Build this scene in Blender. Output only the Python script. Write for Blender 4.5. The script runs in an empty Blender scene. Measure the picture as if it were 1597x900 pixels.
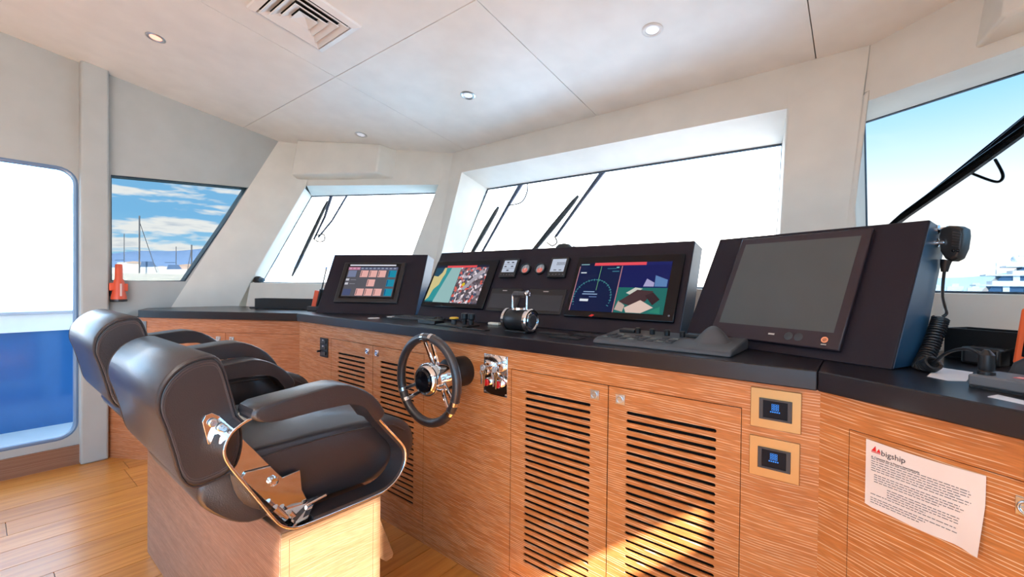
import bpy, bmesh, math, random
from mathutils import Vector, Matrix
random.seed(7)
S = bpy.context.scene
COL = S.collection
PI = math.pi
# ------------------------------------------------------------------ camera
FPX = 679.64; H = 1.15
YAW, PITCH, ROLL = .6783, .0117, -.0113
_f = Vector((-math.sin(YAW)*math.cos(PITCH), math.cos(YAW)*math.cos(PITCH), -math.sin(PITCH)))
_r = Vector((math.cos(YAW), math.sin(YAW), 0)); _d = _f.cross(_r)
_c, _s = math.cos(ROLL), math.sin(ROLL)
RT = _c*_r + _s*_d; DN = -_s*_r + _c*_d; FW = _f
cam = bpy.data.cameras.new('camera'); cam.sensor_width = 36; cam.lens = FPX*36/1597
cam.clip_start = .02; cam.clip_end = 6000
co = bpy.data.objects.new('camera', cam); COL.objects.link(co)
co.matrix_world = Matrix(((RT.x, -DN.x, -FW.x, 0), (RT.y, -DN.y, -FW.y, 0), (RT.z, -DN.z, -FW.z, H), (0, 0, 0, 1)))
S.camera = co
# ------------------------------------------------------------------ world, sun, exposure
S.view_settings.view_transform = 'Standard'; S.view_settings.look = 'None'
S.view_settings.gamma = 1; S.view_settings.use_curve_mapping = False
S.view_settings.exposure = 0.2
SKY = 5.4; FILL_W = 11
W = bpy.data.worlds.new('world'); S.world = W; W.use_nodes = True
wt = W.node_tree; wn = wt.nodes; wl = wt.links; wn.clear()
def N(nt, typ, **kw):
    n = nt.nodes.new(typ)
    for k, v in kw.items():
        if k.startswith('i_'):
            key = k[2:].replace('_', ' ')
            n.inputs[int(key) if key.isdigit() else key].default_value = v
        else: setattr(n, k, v)
    return n
def ramp(nt, stops, interp='LINEAR'):
    r = nt.nodes.new('ShaderNodeValToRGB'); r.color_ramp.interpolation = interp
    e = r.color_ramp.elements
    while len(e) > 1: e.remove(e[0])
    e[0].position = stops[0][0]; c = stops[0][1]; e[0].color = (c[0], c[1], c[2], 1)
    for p, c in stops[1:]:
        q = e.new(p); q.color = (c[0], c[1], c[2], 1)
    return r
tc = N(wt, 'ShaderNodeTexCoord'); 
bow = N(wt, 'ShaderNodeVectorMath', operation='DOT_PRODUCT'); bow.inputs[1].default_value = (-.10, .995, 0)
wl.new(tc.outputs['Generated'], bow.inputs[0])
sx = N(wt, 'ShaderNodeSeparateXYZ'); wl.new(tc.outputs['Generated'], sx.inputs[0])
haze = N(wt, 'ShaderNodeMapRange', interpolation_type='SMOOTHSTEP', i_1=.42, i_2=.52); wl.new(bow.outputs['Value'], haze.inputs[0])
high = N(wt, 'ShaderNodeMapRange', interpolation_type='SMOOTHSTEP', i_1=.05, i_2=.36); wl.new(sx.outputs['Z'], high.inputs[0])
hz = N(wt, 'ShaderNodeMath', operation='SUBTRACT', use_clamp=True); wl.new(haze.outputs[0], hz.inputs[0]); 
wl.new(high.outputs[0], hz.inputs[1])
blue = ramp(wt, [(0, (.42, .76, 1.0)), (.12, (.22, .55, .92)), (.5, (.24, .50, .80)), (1, (.16, .34, .60))]); wl.new(sx.outputs['Z'], blue.inputs[0])
mp = N(wt, 'ShaderNodeMapping'); mp.inputs['Scale'].default_value = (4.2, 4.2, 22); mp.inputs['Location'].default_value = (1.3, 2.2, 1.55)
wl.new(tc.outputs['Generated'], mp.inputs[0])
cn = N(wt, 'ShaderNodeTexNoise', i_Scale=1.5, i_Detail=7, i_Roughness=.55, i_Distortion=.15); wl.new(mp.outputs[0], cn.inputs[0])
cr = ramp(wt, [(.50, (0, 0, 0)), (.58, (1, 1, 1))]); wl.new(cn.outputs[0], cr.inputs[0])
cc = ramp(wt, [(.50, (1.05, 1.03, 1)), (.62, (.93, .95, .97)), (.72, (.50, .58, .72))]); wl.new(cn.outputs[0], cc.inputs[0])
m1 = N(wt, 'ShaderNodeMix', data_type='RGBA'); side = N(wt, 'ShaderNodeMapRange', interpolation_type='SMOOTHSTEP', i_1=.1, i_2=-.5); wl.new(sx.outputs['X'], side.inputs[0])
cm = N(wt, 'ShaderNodeMath', operation='MULTIPLY'); wl.new(cr.outputs[0], cm.inputs[0]); wl.new(side.outputs[0], cm.inputs[1]); wl.new(cm.outputs[0], m1.inputs[0]); wl.new(blue.outputs[0], m1.inputs[6]); wl.new(cc.outputs[0], m1.inputs[7])
m2 = N(wt, 'ShaderNodeMix', data_type='RGBA'); wl.new(hz.outputs[0], m2.inputs[0]); wl.new(m1.outputs[2], m2.inputs[6]); m2.inputs[7].default_value = (1, .94, .85, 1)
bg = N(wt, 'ShaderNodeBackground', i_Strength=SKY); wl.new(m2.outputs[2], bg.inputs[0])
wo = N(wt, 'ShaderNodeOutputWorld'); wl.new(bg.outputs[0], wo.inputs[0])
sl = bpy.data.lights.new('sun', 'SUN'); sl.energy = 23; sl.angle = math.radians(.6); sl.color = (1, .96, .90)
so = bpy.data.objects.new('sun', sl); COL.objects.link(so)
so.rotation_euler = Vector((-1, .55, -.81)).to_track_quat('-Z', 'Y').to_euler(); so.location = (20, -10, 18)
# ------------------------------------------------------------------ helpers
def ray(x, y): return RT*((x-798.5)/FPX) + DN*((y-450)/FPX) + FW
def pl(x, y, n, c):
    n = Vector(n); d = ray(x, y); o = Vector((0, 0, H)); return o + d*((c-n.dot(o))/n.dot(d))
def pz(x, y, z): return pl(x, y, (0, 0, 1), z)
def pyy(x, y, Y): return pl(x, y, (0, 1, 0), Y)
def pxx(x, y, X): return pl(x, y, (1, 0, 0), X)
def fr(o, u, v, w):
    return Matrix(((u[0], v[0], w[0], o[0]), (u[1], v[1], w[1], o[1]), (u[2], v[2], w[2], o[2]), (0, 0, 0, 1)))
class MB:
    def __init__(s, T=None): s.v = []; s.f = []; s.m = []; s.T = T or Matrix()
    def add(s, vs, fs, mi=0):
        b = len(s.v); s.v += [s.T @ Vector(q) for q in vs]
        for f in fs: s.f.append([b+i for i in f]); s.m.append(mi)
        return s
    def box(s, x0, x1, y0, y1, z0, z1, mi=0):
        return s.add([(x0,y0,z0),(x1,y0,z0),(x1,y1,z0),(x0,y1,z0),(x0,y0,z1),(x1,y0,z1),(x1,y1,z1),(x0,y1,z1)],
                     [(0,3,2,1),(4,5,6,7),(0,1,5,4),(1,2,6,5),(2,3,7,6),(3,0,4,7)], mi)
    def ext(s, pts, c0, c1, ax='z', mi=0):
        n = len(pts)
        def P(a, b, c): return {'z': (a, b, c), 'x': (c, a, b), 'y': (a, c, b)}[ax]
        return s.add([P(a, b, c0) for a, b in pts]+[P(a, b, c1) for a, b in pts],
              [tuple(range(n))[::-1], tuple(range(n, 2*n))]+[(i, (i+1) % n, (i+1) % n+n, i+n) for i in range(n)], mi)
    def ringext(s, outer, inner, c0, c1, mi=0):
        n = len(outer); V = []
        for c in (c0, c1):
            V += [(a, b, c) for a, b in outer]+[(a, b, c) for a, b in inner]
        F = []
        for i in range(n):
            j = (i+1) % n
            F += [(i, j, n+j, n+i), (2*n+i, 3*n+i, 3*n+j, 2*n+j), (i, 2*n+i, 2*n+j, j), (n+i, n+j, 3*n+j, 3*n+i)]
        return s.add(V, F, mi)
    def tube(s, pts, r, seg=8, closed=False, mi=0, flat=None):
        pts = [Vector(p) for p in pts]; n = len(pts); V = []; F = []; up = None
        for i, p in enumerate(pts):
            a = pts[(i-1) % n] if (closed or i > 0) else p
            b = pts[(i+1) % n] if (closed or i < n-1) else p
            t = (b-a).normalized()
            if up is None: up = Vector((0, 0, 1)) if abs(t.z) < .9 else Vector((1, 0, 0))
            q = up - t*up.dot(t)
            q = q.normalized() if q.length > 1e-5 else t.orthogonal().normalized()
            up = q; w = t.cross(q); rr = r[i] if isinstance(r, (list, tuple)) else r
            for k in range(seg):
                g = 2*PI*k/seg; V.append(p+q*math.cos(g)*rr+w*math.sin(g)*rr)
        m = n if closed else n-1
        for i in range(m):
            for k in range(seg):
                a = i*seg+k; b = i*seg+(k+1) % seg; c = ((i+1) % n)*seg+(k+1) % seg; d = ((i+1) % n)*seg+k
                F.append((a, b, c, d))
        if not closed: F += [tuple(range(seg))[::-1], tuple(range((n-1)*seg, n*seg))]
        return s.add(V, F, mi)
    def lathe(s, prof, c=(0,0,0), ax=(0,0,1), seg=24, mi=0):
        ax = Vector(ax).normalized(); q = ax.orthogonal().normalized(); w = ax.cross(q); c = Vector(c); V = []; F = []
        for r, h in prof:
            for k in range(seg):
                g = 2*PI*k/seg; V.append(c+ax*h+(q*math.cos(g)+w*math.sin(g))*max(r, 1e-4))
        for i in range(len(prof)-1):
            for k in range(seg): F.append((i*seg+k, i*seg+(k+1) % seg, (i+1)*seg+(k+1) % seg, (i+1)*seg+k))
        F += [tuple(range(seg))[::-1], tuple(range((len(prof)-1)*seg, len(prof)*seg))]
        return s.add(V, F, mi)
    def cyl(s, c, ax, r, h, seg=20, mi=0): return s.lathe([(r, 0), (r, h)], c, ax, seg, mi)
    def ball(s, c, r, ax=(0,0,1), sq=1., seg=16, mi=0):
        return s.lathe([(r*math.sin(PI*i/8), -r*sq*math.cos(PI*i/8)) for i in range(9)], c, ax, seg, mi)
    def build(s, name, mat, parent=None, bev=0, smooth=True, segs=2):
        me = bpy.data.meshes.new(name)
        lo = Vector([min(v[i] for v in s.v) for i in range(3)]); hi = Vector([max(v[i] for v in s.v) for i in range(3)])
        c = (lo+hi)/2; c.z = lo.z
        me.from_pydata([v-c for v in s.v], [], s.f)
        mats = mat if isinstance(mat, (list, tuple)) else [mat]
        for m in mats: me.materials.append(m)
        for p, mi in zip(me.polygons, s.m): p.material_index = mi
        b = bmesh.new(); b.from_mesh(me); bmesh.ops.recalc_face_normals(b, faces=b.faces); b.to_mesh(me); b.free()
        o = bpy.data.objects.new(name, me); COL.objects.link(o)
        o['wx'] = tuple(c)
        if parent is not None:
            o.parent = parent; o.location = c-Vector(parent['wx'])
        else: o.location = c
        if bev:
            md = o.modifiers.new('bevel', 'BEVEL'); md.width = bev; md.segments = segs; md.limit_method = 'ANGLE'; md.angle_limit = math.radians(35)
        if smooth:
            for p in me.polygons: p.use_smooth = True
            try: me.set_sharp_from_angle(angle=math.radians(38))
            except Exception: pass
        return o
def tag(o, label, cat, group=None):
    o['label'] = label; o['category'] = cat
    if group: o['group'] = group
    return o
def lab(o, label): o['label'] = label; return o
def thing(name, loc, label, cat, group=None):
    o = bpy.data.objects.new(name, None); COL.objects.link(o); o.location = loc; o['wx'] = tuple(loc); o.empty_display_size = .05
    return tag(o, label, cat, group)
def struct(o): o['kind'] = 'structure'; return o
def sroot(name, loc=(0,0,0)):
    o = bpy.data.objects.new(name, None); COL.objects.link(o); o.location = loc; o['wx'] = tuple(loc); o['kind'] = 'structure'; return o
def text(body, size, mat, T, parent, name='lettering', depth=.0004, align='LEFT', sxx=1.0):
    cu = bpy.data.curves.new(name, 'FONT'); cu.body = body; cu.size = size; cu.extrude = depth/2; cu.align_x = align; cu.resolution_u = 2
    t = bpy.data.objects.new(name, cu); COL.objects.link(t)
    dg = bpy.context.evaluated_depsgraph_get(); me = bpy.data.meshes.new_from_object(t.evaluated_get(dg))
    vs = [T @ Vector((v.co.x*sxx, v.co.y, v.co.z)) for v in me.vertices]; fs = [tuple(p.vertices) for p in me.polygons]
    bpy.data.objects.remove(t); bpy.data.curves.remove(cu); bpy.data.meshes.remove(me)
    b = MB(); b.add(vs, fs); o = b.build(name, mat, parent, smooth=False)
    return o
# ------------------------------------------------------------------ materials
def pm(name, col, rough=.5, metal=0, spec=.5, coat=0, bump=0, bscale=200, emis=None, estr=0):
    m = bpy.data.materials.new(name); m.use_nodes = True; nt = m.node_tree; b = nt.nodes['Principled BSDF']
    b.inputs['Base Color'].default_value = (*col, 1); b.inputs['Roughness'].default_value = rough
    b.inputs['Metallic'].default_value = metal; b.inputs['Specular IOR Level'].default_value = spec
    b.inputs['Coat Weight'].default_value = coat; b.inputs['Coat Roughness'].default_value = .1
    if emis: b.inputs['Emission Color'].default_value = (*emis, 1); b.inputs['Emission Strength'].default_value = estr
    g = N(nt, 'ShaderNodeNewGeometry')
    if bump:
        n = N(nt, 'ShaderNodeTexNoise', i_Scale=bscale, i_Detail=3); nt.links.new(g.outputs['Position'], n.inputs[0])
        bp = N(nt, 'ShaderNodeBump', i_Strength=bump, i_Distance=.002); nt.links.new(n.outputs[0], bp.inputs['Height']); nt.links.new(bp.outputs[0], b.inputs['Normal'])
    # a faint procedural mottling in every paint
    n2 = N(nt, 'ShaderNodeTexNoise', i_Scale=7, i_Detail=2); nt.links.new(g.outputs['Position'], n2.inputs[0])
    r = ramp(nt, [(.3, tuple(c*.96 for c in col)), (.7, tuple(min(1, c*1.03) for c in col))]); nt.links.new(n2.outputs[0], r.inputs[0]); nt.links.new(r.outputs[0], b.inputs['Base Color'])
    return m
def glow(name, col, k=1.0):
    m = bpy.data.materials.new(name); m.use_nodes = True; nt = m.node_tree; b = nt.nodes['Principled BSDF']
    b.inputs['Base Color'].default_value = (.01, .01, .01, 1); b.inputs['Roughness'].default_value = .12
    b.inputs['Emission Color'].default_value = (*col, 1); b.inputs['Emission Strength'].default_value = k; b.inputs['Specular IOR Level'].default_value = .12; b.inputs['Base Color'].default_value = (.003, .003, .004, 1); return m
def srgb(r, g, b): return tuple(((c/255)/12.92 if c/255 <= .04045 else ((c/255+.055)/1.055)**2.4) for c in (r, g, b))
_gl = {}
def G(r, g, b, k=.8):
    key = (r, g, b, k)
    if key not in _gl: _gl[key] = glow('display_colour', srgb(r, g, b), k)
    return _gl[key]
def wood(name, ang, base, dark, lime, amt, vscale=120, uscale=9, slope=.03, rough=.42, pitch=.0068):
    m = bpy.data.materials.new(name); m.use_nodes = True; nt = m.node_tree; b = nt.nodes['Principled BSDF']; L = nt.links
    g = N(nt, 'ShaderNodeNewGeometry'); mp = N(nt, 'ShaderNodeMapping'); mp.vector_type = 'POINT'
    mp.inputs['Rotation'].default_value = (0, 0, -ang); L.new(g.outputs['Position'], mp.inputs[0])
    sp = N(nt, 'ShaderNodeSeparateXYZ'); L.new(mp.outputs[0], sp.inputs[0])
    a = N(nt, 'ShaderNodeMath', operation='MULTIPLY_ADD'); a.inputs[1].default_value = slope; L.new(sp.outputs[0], a.inputs[0]); L.new(sp.outputs[2], a.inputs[2])
    # slow wave of the veneer
    wv = N(nt, 'ShaderNodeTexNoise', i_Scale=2.2, i_Detail=2); L.new(mp.outputs[0], wv.inputs[0])
    a2 = N(nt, 'ShaderNodeMath', operation='MULTIPLY_ADD'); a2.inputs[1].default_value = .035; L.new(wv.outputs[0], a2.inputs[0]); L.new(a.outputs[0], a2.inputs[2])
    def streak(us, vs, off):
        x = N(nt, 'ShaderNodeMath', operation='MULTIPLY'); x.inputs[1].default_value = us; L.new(sp.outputs[0], x.inputs[0])
        z = N(nt, 'ShaderNodeMath', operation='MULTIPLY'); z.inputs[1].default_value = vs; L.new(a2.outputs[0], z.inputs[0])
        c = N(nt, 'ShaderNodeCombineXYZ'); L.new(x.outputs[0], c.inputs[0]); L.new(z.outputs[0], c.inputs[1]); c.inputs[2].default_value = off
        n = N(nt, 'ShaderNodeTexNoise', i_Scale=1, i_Detail=1.5, i_Roughness=.5); L.new(c.outputs[0], n.inputs[0]); return n
    s1 = streak(uscale, vscale, 0); s2 = streak(uscale*.4, vscale*.25, 3.1); s3 = streak(uscale*3, vscale*2.2, 7)
    r2 = ramp(nt, [(.3, dark), (.7, base)]); L.new(s2.outputs[0], r2.inputs[0])
    r1 = ramp(nt, [(.56, (0, 0, 0)), (.63, (1, 1, 1))]); L.new(s1.outputs[0], r1.inputs[0])
    r3 = ramp(nt, [(.3, (.82, .82, .82)), (.7, (1.1, 1.1, 1.1))]); L.new(s3.outputs[0], r3.inputs[0])
    ph = N(nt, 'ShaderNodeMath', operation='MULTIPLY'); ph.inputs[1].default_value = 2*PI/pitch; L.new(a2.outputs[0], ph.inputs[0])
    ph2 = N(nt, 'ShaderNodeMath', operation='MULTIPLY_ADD'); ph2.inputs[1].default_value = 5.0; L.new(s2.outputs[0], ph2.inputs[0]); L.new(ph.outputs[0], ph2.inputs[2])
    sn = N(nt, 'ShaderNodeMath', operation='SINE'); L.new(ph2.outputs[0], sn.inputs[0])
    ln = N(nt, 'ShaderNodeMapRange', interpolation_type='SMOOTHSTEP', i_1=.55, i_2=.95); L.new(sn.outputs[0], ln.inputs[0])
    br = N(nt, 'ShaderNodeMapRange', interpolation_type='SMOOTHSTEP', i_1=.42, i_2=.58); L.new(s1.outputs[0], br.inputs[0])
    lb_ = N(nt, 'ShaderNodeMath', operation='MULTIPLY'); L.new(ln.outputs[0], lb_.inputs[0]); L.new(br.outputs[0], lb_.inputs[1])
    k = N(nt, 'ShaderNodeMath', operation='MULTIPLY'); k.inputs[1].default_value = amt; L.new(lb_.outputs[0], k.inputs[0])
    mx = N(nt, 'ShaderNodeMix', data_type='RGBA'); L.new(k.outputs[0], mx.inputs[0]); L.new(r2.outputs[0], mx.inputs[6]); mx.inputs[7].default_value = (*lime, 1)
    mm = N(nt, 'ShaderNodeMix', data_type='RGBA', blend_type='MULTIPLY'); mm.inputs[0].default_value = 1; L.new(mx.outputs[2], mm.inputs[6]); L.new(r3.outputs[0], mm.inputs[7])
    L.new(mm.outputs[2], b.inputs['Base Color']); b.inputs['Roughness'].default_value = rough
    bp = N(nt, 'ShaderNodeBump', i_Strength=.15, i_Distance=.001); L.new(s1.outputs[0], bp.inputs['Height']); L.new(bp.outputs[0], b.inputs['Normal'])
    return m
def glass(name, tint):
    m = bpy.data.materials.new(name); m.use_nodes = True; nt = m.node_tree; nt.nodes.clear(); L = nt.links
    t = N(nt, 'ShaderNodeBsdfTransparent'); t.inputs[0].default_value = (*tint, 1)
    g = N(nt, 'ShaderNodeBsdfGlossy'); g.inputs[0].default_value = (1, 1, 1, 1); g.inputs[1].default_value = .01
    f = N(nt, 'ShaderNodeLayerWeight', i_Blend=.12); x = N(nt, 'ShaderNodeMixShader')
    k = N(nt, 'ShaderNodeMath', operation='MULTIPLY'); k.inputs[1].default_value = .35; L.new(f.outputs['Fresnel'], k.inputs[0])
    L.new(k.outputs[0], x.inputs[0]); L.new(t.outputs[0], x.inputs[1]); L.new(g.outputs[0], x.inputs[2])
    o = N(nt, 'ShaderNodeOutputMaterial'); L.new(x.outputs[0], o.inputs[0]); return m
CREAM = pm('cream_vinyl', (.76, .72, .65), .5, bump=.06, bscale=300)
GREYW = pm('grey_vinyl', (.46, .465, .445), .5, bump=.06, bscale=300)
CEIL = pm('ceiling_laminate', (.87, .845, .81), .30)
SEAM = pm('seam_shadow', (.35, .33, .32), .7)
WOODM = wood('limed_oak_main', 0, (.60, .220, .062), (.50, .165, .043), (.90, .62, .40), .75)
WOODL = wood('limed_oak_port', .56, (.56, .205, .08), (.47, .155, .055), (.78, .48, .33), .6, pitch=.009)
WOODR = wood('limed_oak_starboard', -.56, (.60, .220, .060), (.49, .160, .040), (.90, .64, .42), .85, pitch=.0075)
WOODB = wood('oak_plinth', 0, (.36, .175, .10), (.27, .12, .066), (.56, .38, .28), .5, slope=.03, pitch=.0062)
WOODP = wood('oak_light_panel', PI/2, (.30, .17, .085), (.25, .13, .06), (.42, .29, .19), .45, vscale=140)
COUNTER = pm('counter_dark', (.012, .009, .013), .30, coat=.15, bump=.05, bscale=60)
CONS = pm('console_dark', (.016, .011, .018), .5, spec=.25)
CONSIDE = pm('console_side_gloss', (.010, .06, .125), .42, spec=.7)  # blue window reflection put into the base colour of the console sides
LEATH = pm('black_leather', (.034, .029, .032), .33, spec=.8, coat=.12, bump=.3, bscale=420)
THREAD = pm('stitch_thread', (.09, .07, .07), .6)
CHROME = pm('chrome', (.80, .80, .82), .06, 1)
STEEL = pm('brushed_steel', (.62, .62, .62), .3, 1)
BRASS = pm('brushed_brass', (.50, .32, .145), .42, 1)
BLK = pm('black_plastic', (.012, .012, .014), .38)
BLKG = pm('black_glass', (.004, .004, .007), .08, spec=.28)
DKG = pm('dark_grey_plastic', (.045, .045, .05), .45)
GREY = pm('grey_plastic', (.14, .14, .15), .5)
WHT = pm('white_paint', (.82, .82, .82), .4)
PAPER = pm('paper', (.86, .76, .70), .6)
INK = pm('ink', (.06, .05, .06), .6)
DISPK = pm('dark_display', (.004, .006, .012), .35, spec=.15)
RED = pm('red_plastic', (.75, .015, .02), .3)
ORANGE = pm('orange_plastic', (.85, .12, .02), .38)
ORRED = pm('torch_orange_red', (.80, .11, .045), .4)
YEL = pm('yellow_plastic', (.85, .50, .03), .4)
DARKV = pm('void_black', (.003, .003, .003), .9)  # shade inside the cabinets and the vent, put into the colour
GASK = pm('window_gasket', (.02, .035, .06), .4)
LAMPR = pm('lamp_lens', (.85, .86, .92), .3, emis=(.8, .85, 1), estr=.35)
LAMPW = pm('lamp_lens_warm', (.9, .5, .4), .3, emis=(1, .42, .30), estr=1.3)
SCREENG = pm('screen_grey_glass', (.07, .08, .08), .16, spec=.6)
GL_CLEAR = glass('glass_clear', (1, 1, 1)); GL_SIDE = glass('glass_tinted', (.37, .375, .37)); GL_STBD = glass('glass_light_tint', (.47, .485, .49))
# ------------------------------------------------------------------ the room shell
K = .262; CT, ST = math.cos(.56), math.sin(.56)
TANC = math.tan(.1497)
def zc(y): return 2.47-TANC*(y-.5)
FAC = {'L': (.56, 3.07), 'M': (0., 2.08), 'R': (-.56, 1.72)}
def fp(k, u, z, e=0):
    a, off = FAC[k]; c = off+e+K*(z-.945)
    return Vector((math.cos(a)*u-math.sin(a)*c, math.sin(a)*u+math.cos(a)*c, z))
def top(k, u, e=0):
    z = 2.2
    for _ in range(20): z = zc(fp(k, u, z, e).y)+.004
    return z
def uc(k, z, e=0):     # u coordinate, on facet k, of the crease with the main facet
    y = 2.08+e+K*(z-.945)
    if k == 'L': x = (CT*y-(3.07+e+K*(z-.945)))/ST; return CT*x+ST*y
    if k == 'R': x = -(CT*y-(1.72+e+K*(z-.945)))/ST; return CT*x-ST*y
    return y
def xc(k, z, e=0):
    y = 2.08+e+K*(z-.945)
    return (CT*y-(3.07+e+K*(z-.945)))/ST if k == 'L' else -(CT*y-(1.72+e+K*(z-.945)))/ST
def mirror(p): return Vector((-2.56-p[0], p[1], p[2]))
EK = {'L': .30, 'M': .30, 'R': .30}; ZS = 1.133; ZB = .80
# inner hole (TL,TR,BR,BL) as (u,z) on e=0 and glass outline on e=E
HOLE = {'L': [(-2.085, 1.925), (-.985, 1.915), (-1.20, ZS), (-2.415, ZS)],
        'M': [(-2.405, 1.995), (-.285, 1.965), (-.285, ZS), (-2.452, ZS)],
        'R': [(-1.303, 1.922), (-.20, 1.915), (.13, ZS), (-1.12, ZS)]}
GLS = {'L': [(-2.221, 1.900), (-1.087, 1.914), (-1.312, ZS), (-2.539, ZS)],
       'M': [(-2.385, 1.913), (-.338, 1.884), (-.338, ZS), (-2.612, ZS)],
       'R': [(-1.441, 1.944), (-.32, 1.950), (.05, ZS), (-1.281, ZS)]}
WN = {'L': 'wall_port_front', 'M': 'wall_front', 'R': 'wall_starboard_front'}
def quad(b, pts, mi=0): b.add(pts, [(0, 1, 2, 3)], mi)
for k in 'LMR':
    h = HOLE[k]; g = GLS[k]; E = EK[k]; EO = E+.04
    hp = [fp(k, u, z) for u, z in h]; gp = [fp(k, u, z, E) for u, z in g]
    # header (its own panel), sill wall, with the reveals behind
    b = MB()
    tl = fp(k, h[0][0], top(k, h[0][0])); tr = fp(k, h[1][0], top(k, h[1][0]))
    quad(b, [tl, tr, hp[1], hp[0]]); quad(b, [hp[0], hp[1], gp[1], gp[0]])
    if k == 'L': quad(b, [fp(k, h[0][0]-.07, top(k, h[0][0], .012), .012), fp(k, h[0][0]+.005, top(k, h[0][0], .012), .012), fp(k, h[0][0]+.005, h[0][1]+.003, .012), fp(k, h[0][0]-.07, h[0][1]-.01, .012)])
    bl = fp(k, h[3][0], ZB); br = fp(k, h[2][0], ZB)
    quad(b, [hp[3], hp[2], br, bl]); quad(b, [hp[3], hp[2], gp[2], gp[3]])
    tlo = fp(k, g[0][0], top(k, g[0][0], EO), EO); tro = fp(k, g[1][0], top(k, g[1][0], EO), EO)
    quad(b, [tlo, tro, gp[1], gp[0]]); quad(b, [fp(k, g[3][0], ZB, EO), fp(k, g[2][0], ZB, EO), gp[2], gp[3]])
    bmo = b.build(WN[k], CREAM, None, smooth=False); struct(bmo)
    # glass and gasket
    w = sroot('window_%d' % {'L': 2, 'M': 3, 'R': 4}[k], tuple(gp[3]))
    pb = MB(); o4 = [fp(k, u, z, E+.012) for u, z in g]; n_ = len(gp)
    pb.add([p for p in [fp(k, u, z, E+.004) for u, z in g]]+o4, [(0, 1, 2, 3), (4, 7, 6, 5), (0, 4, 5, 1), (1, 5, 6, 2), (2, 6, 7, 3), (3, 7, 4, 0)])
    pb.build('glass_pane', {'L': GL_CLEAR, 'M': GL_CLEAR, 'R': GL_STBD}[k], w, smooth=False)
    MB().tube(gp, .009, 6, closed=True).build('window_frame', GASK, w)
# corner posts between the facets (trim): left reveal of one facet to the right reveal of the other
def post(name, A, Bn, side):
    # A: facet k left of the crease (its right edge) ; Bn: facet right of the crease (its left edge)
    b = MB()
    hA, gA, hB, gB = HOLE[A], GLS[A], HOLE[Bn], GLS[Bn]; EA, EB = EK[A], EK[Bn]; EC = (EA+EB)/2+.04
    kk = 'L' if side == 'L' else 'R'
    def crease(z, e): return Vector((xc(kk, z, e), 2.08+e+K*(z-.945), z))
    ztop = zc(crease(2.2, 0).y)+.004; ztopo = zc(crease(2.2, EC).y)+.004
    a0 = fp(A, hA[1][0], top(A, hA[1][0])); a1 = fp(A, *hA[1]); a2 = fp(A, *hA[2]); a3 = fp(A, hA[2][0], ZB)
    b0 = fp(Bn, hB[0][0], top(Bn, hB[0][0])); b1 = fp(Bn, *hB[0]); b2 = fp(Bn, *hB[3]); b3 = fp(Bn, hB[3][0], ZB)
    c = [crease(z, 0) for z in (ztop, 1.95, ZS, ZB)]
    for q, r in (((a0, a1, a2, a3), c), (c, (b0, b1, b2, b3))):
        for i in range(3): quad(b, [q[i], r[i], r[i+1], q[i+1]])
    ga1, ga2 = fp(A, *gA[1], EA), fp(A, *gA[2], EA); gb1, gb2 = fp(Bn, *gB[0], EB), fp(Bn, *gB[3], EB)
    quad(b, [a1, ga1, ga2, a2]); quad(b, [b1, gb1, gb2, b2])
    co_ = [crease(z, EC) for z in (ztopo, 1.95, ZS, ZB)]
    ao = [fp(A, gA[1][0], top(A, gA[1][0], EA+.04), EA+.04), ga1, ga2, fp(A, gA[2][0], ZB, EA+.04)]
    bo = [fp(Bn, gB[0][0], top(Bn, gB[0][0], EB+.04), EB+.04), gb1, gb2, fp(Bn, gB[3][0], ZB, EB+.04)]
    for q, r in ((ao, bo),):
        for i in range(3): quad(b, [q[i], r[i], r[i+1], q[i+1]])
    o = b.build(name, CREAM, None, smooth=False)
    bm = bmesh.new(); bm.from_mesh(o.data); bmesh.ops.remove_doubles(bm, verts=bm.verts, dist=.0005); bmesh.ops.recalc_face_normals(bm, faces=bm.faces); bm.to_mesh(o.data); bm.free()
    md = o.modifiers.new('bevel', 'BEVEL'); md.width = .012; md.segments = 4; md.angle_limit = math.radians(25)
    for p in o.data.polygons: p.use_smooth = True
    return struct(o)
post('trim_3', 'L', 'M', 'L'); post('trim_4', 'M', 'R', 'R')
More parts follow.
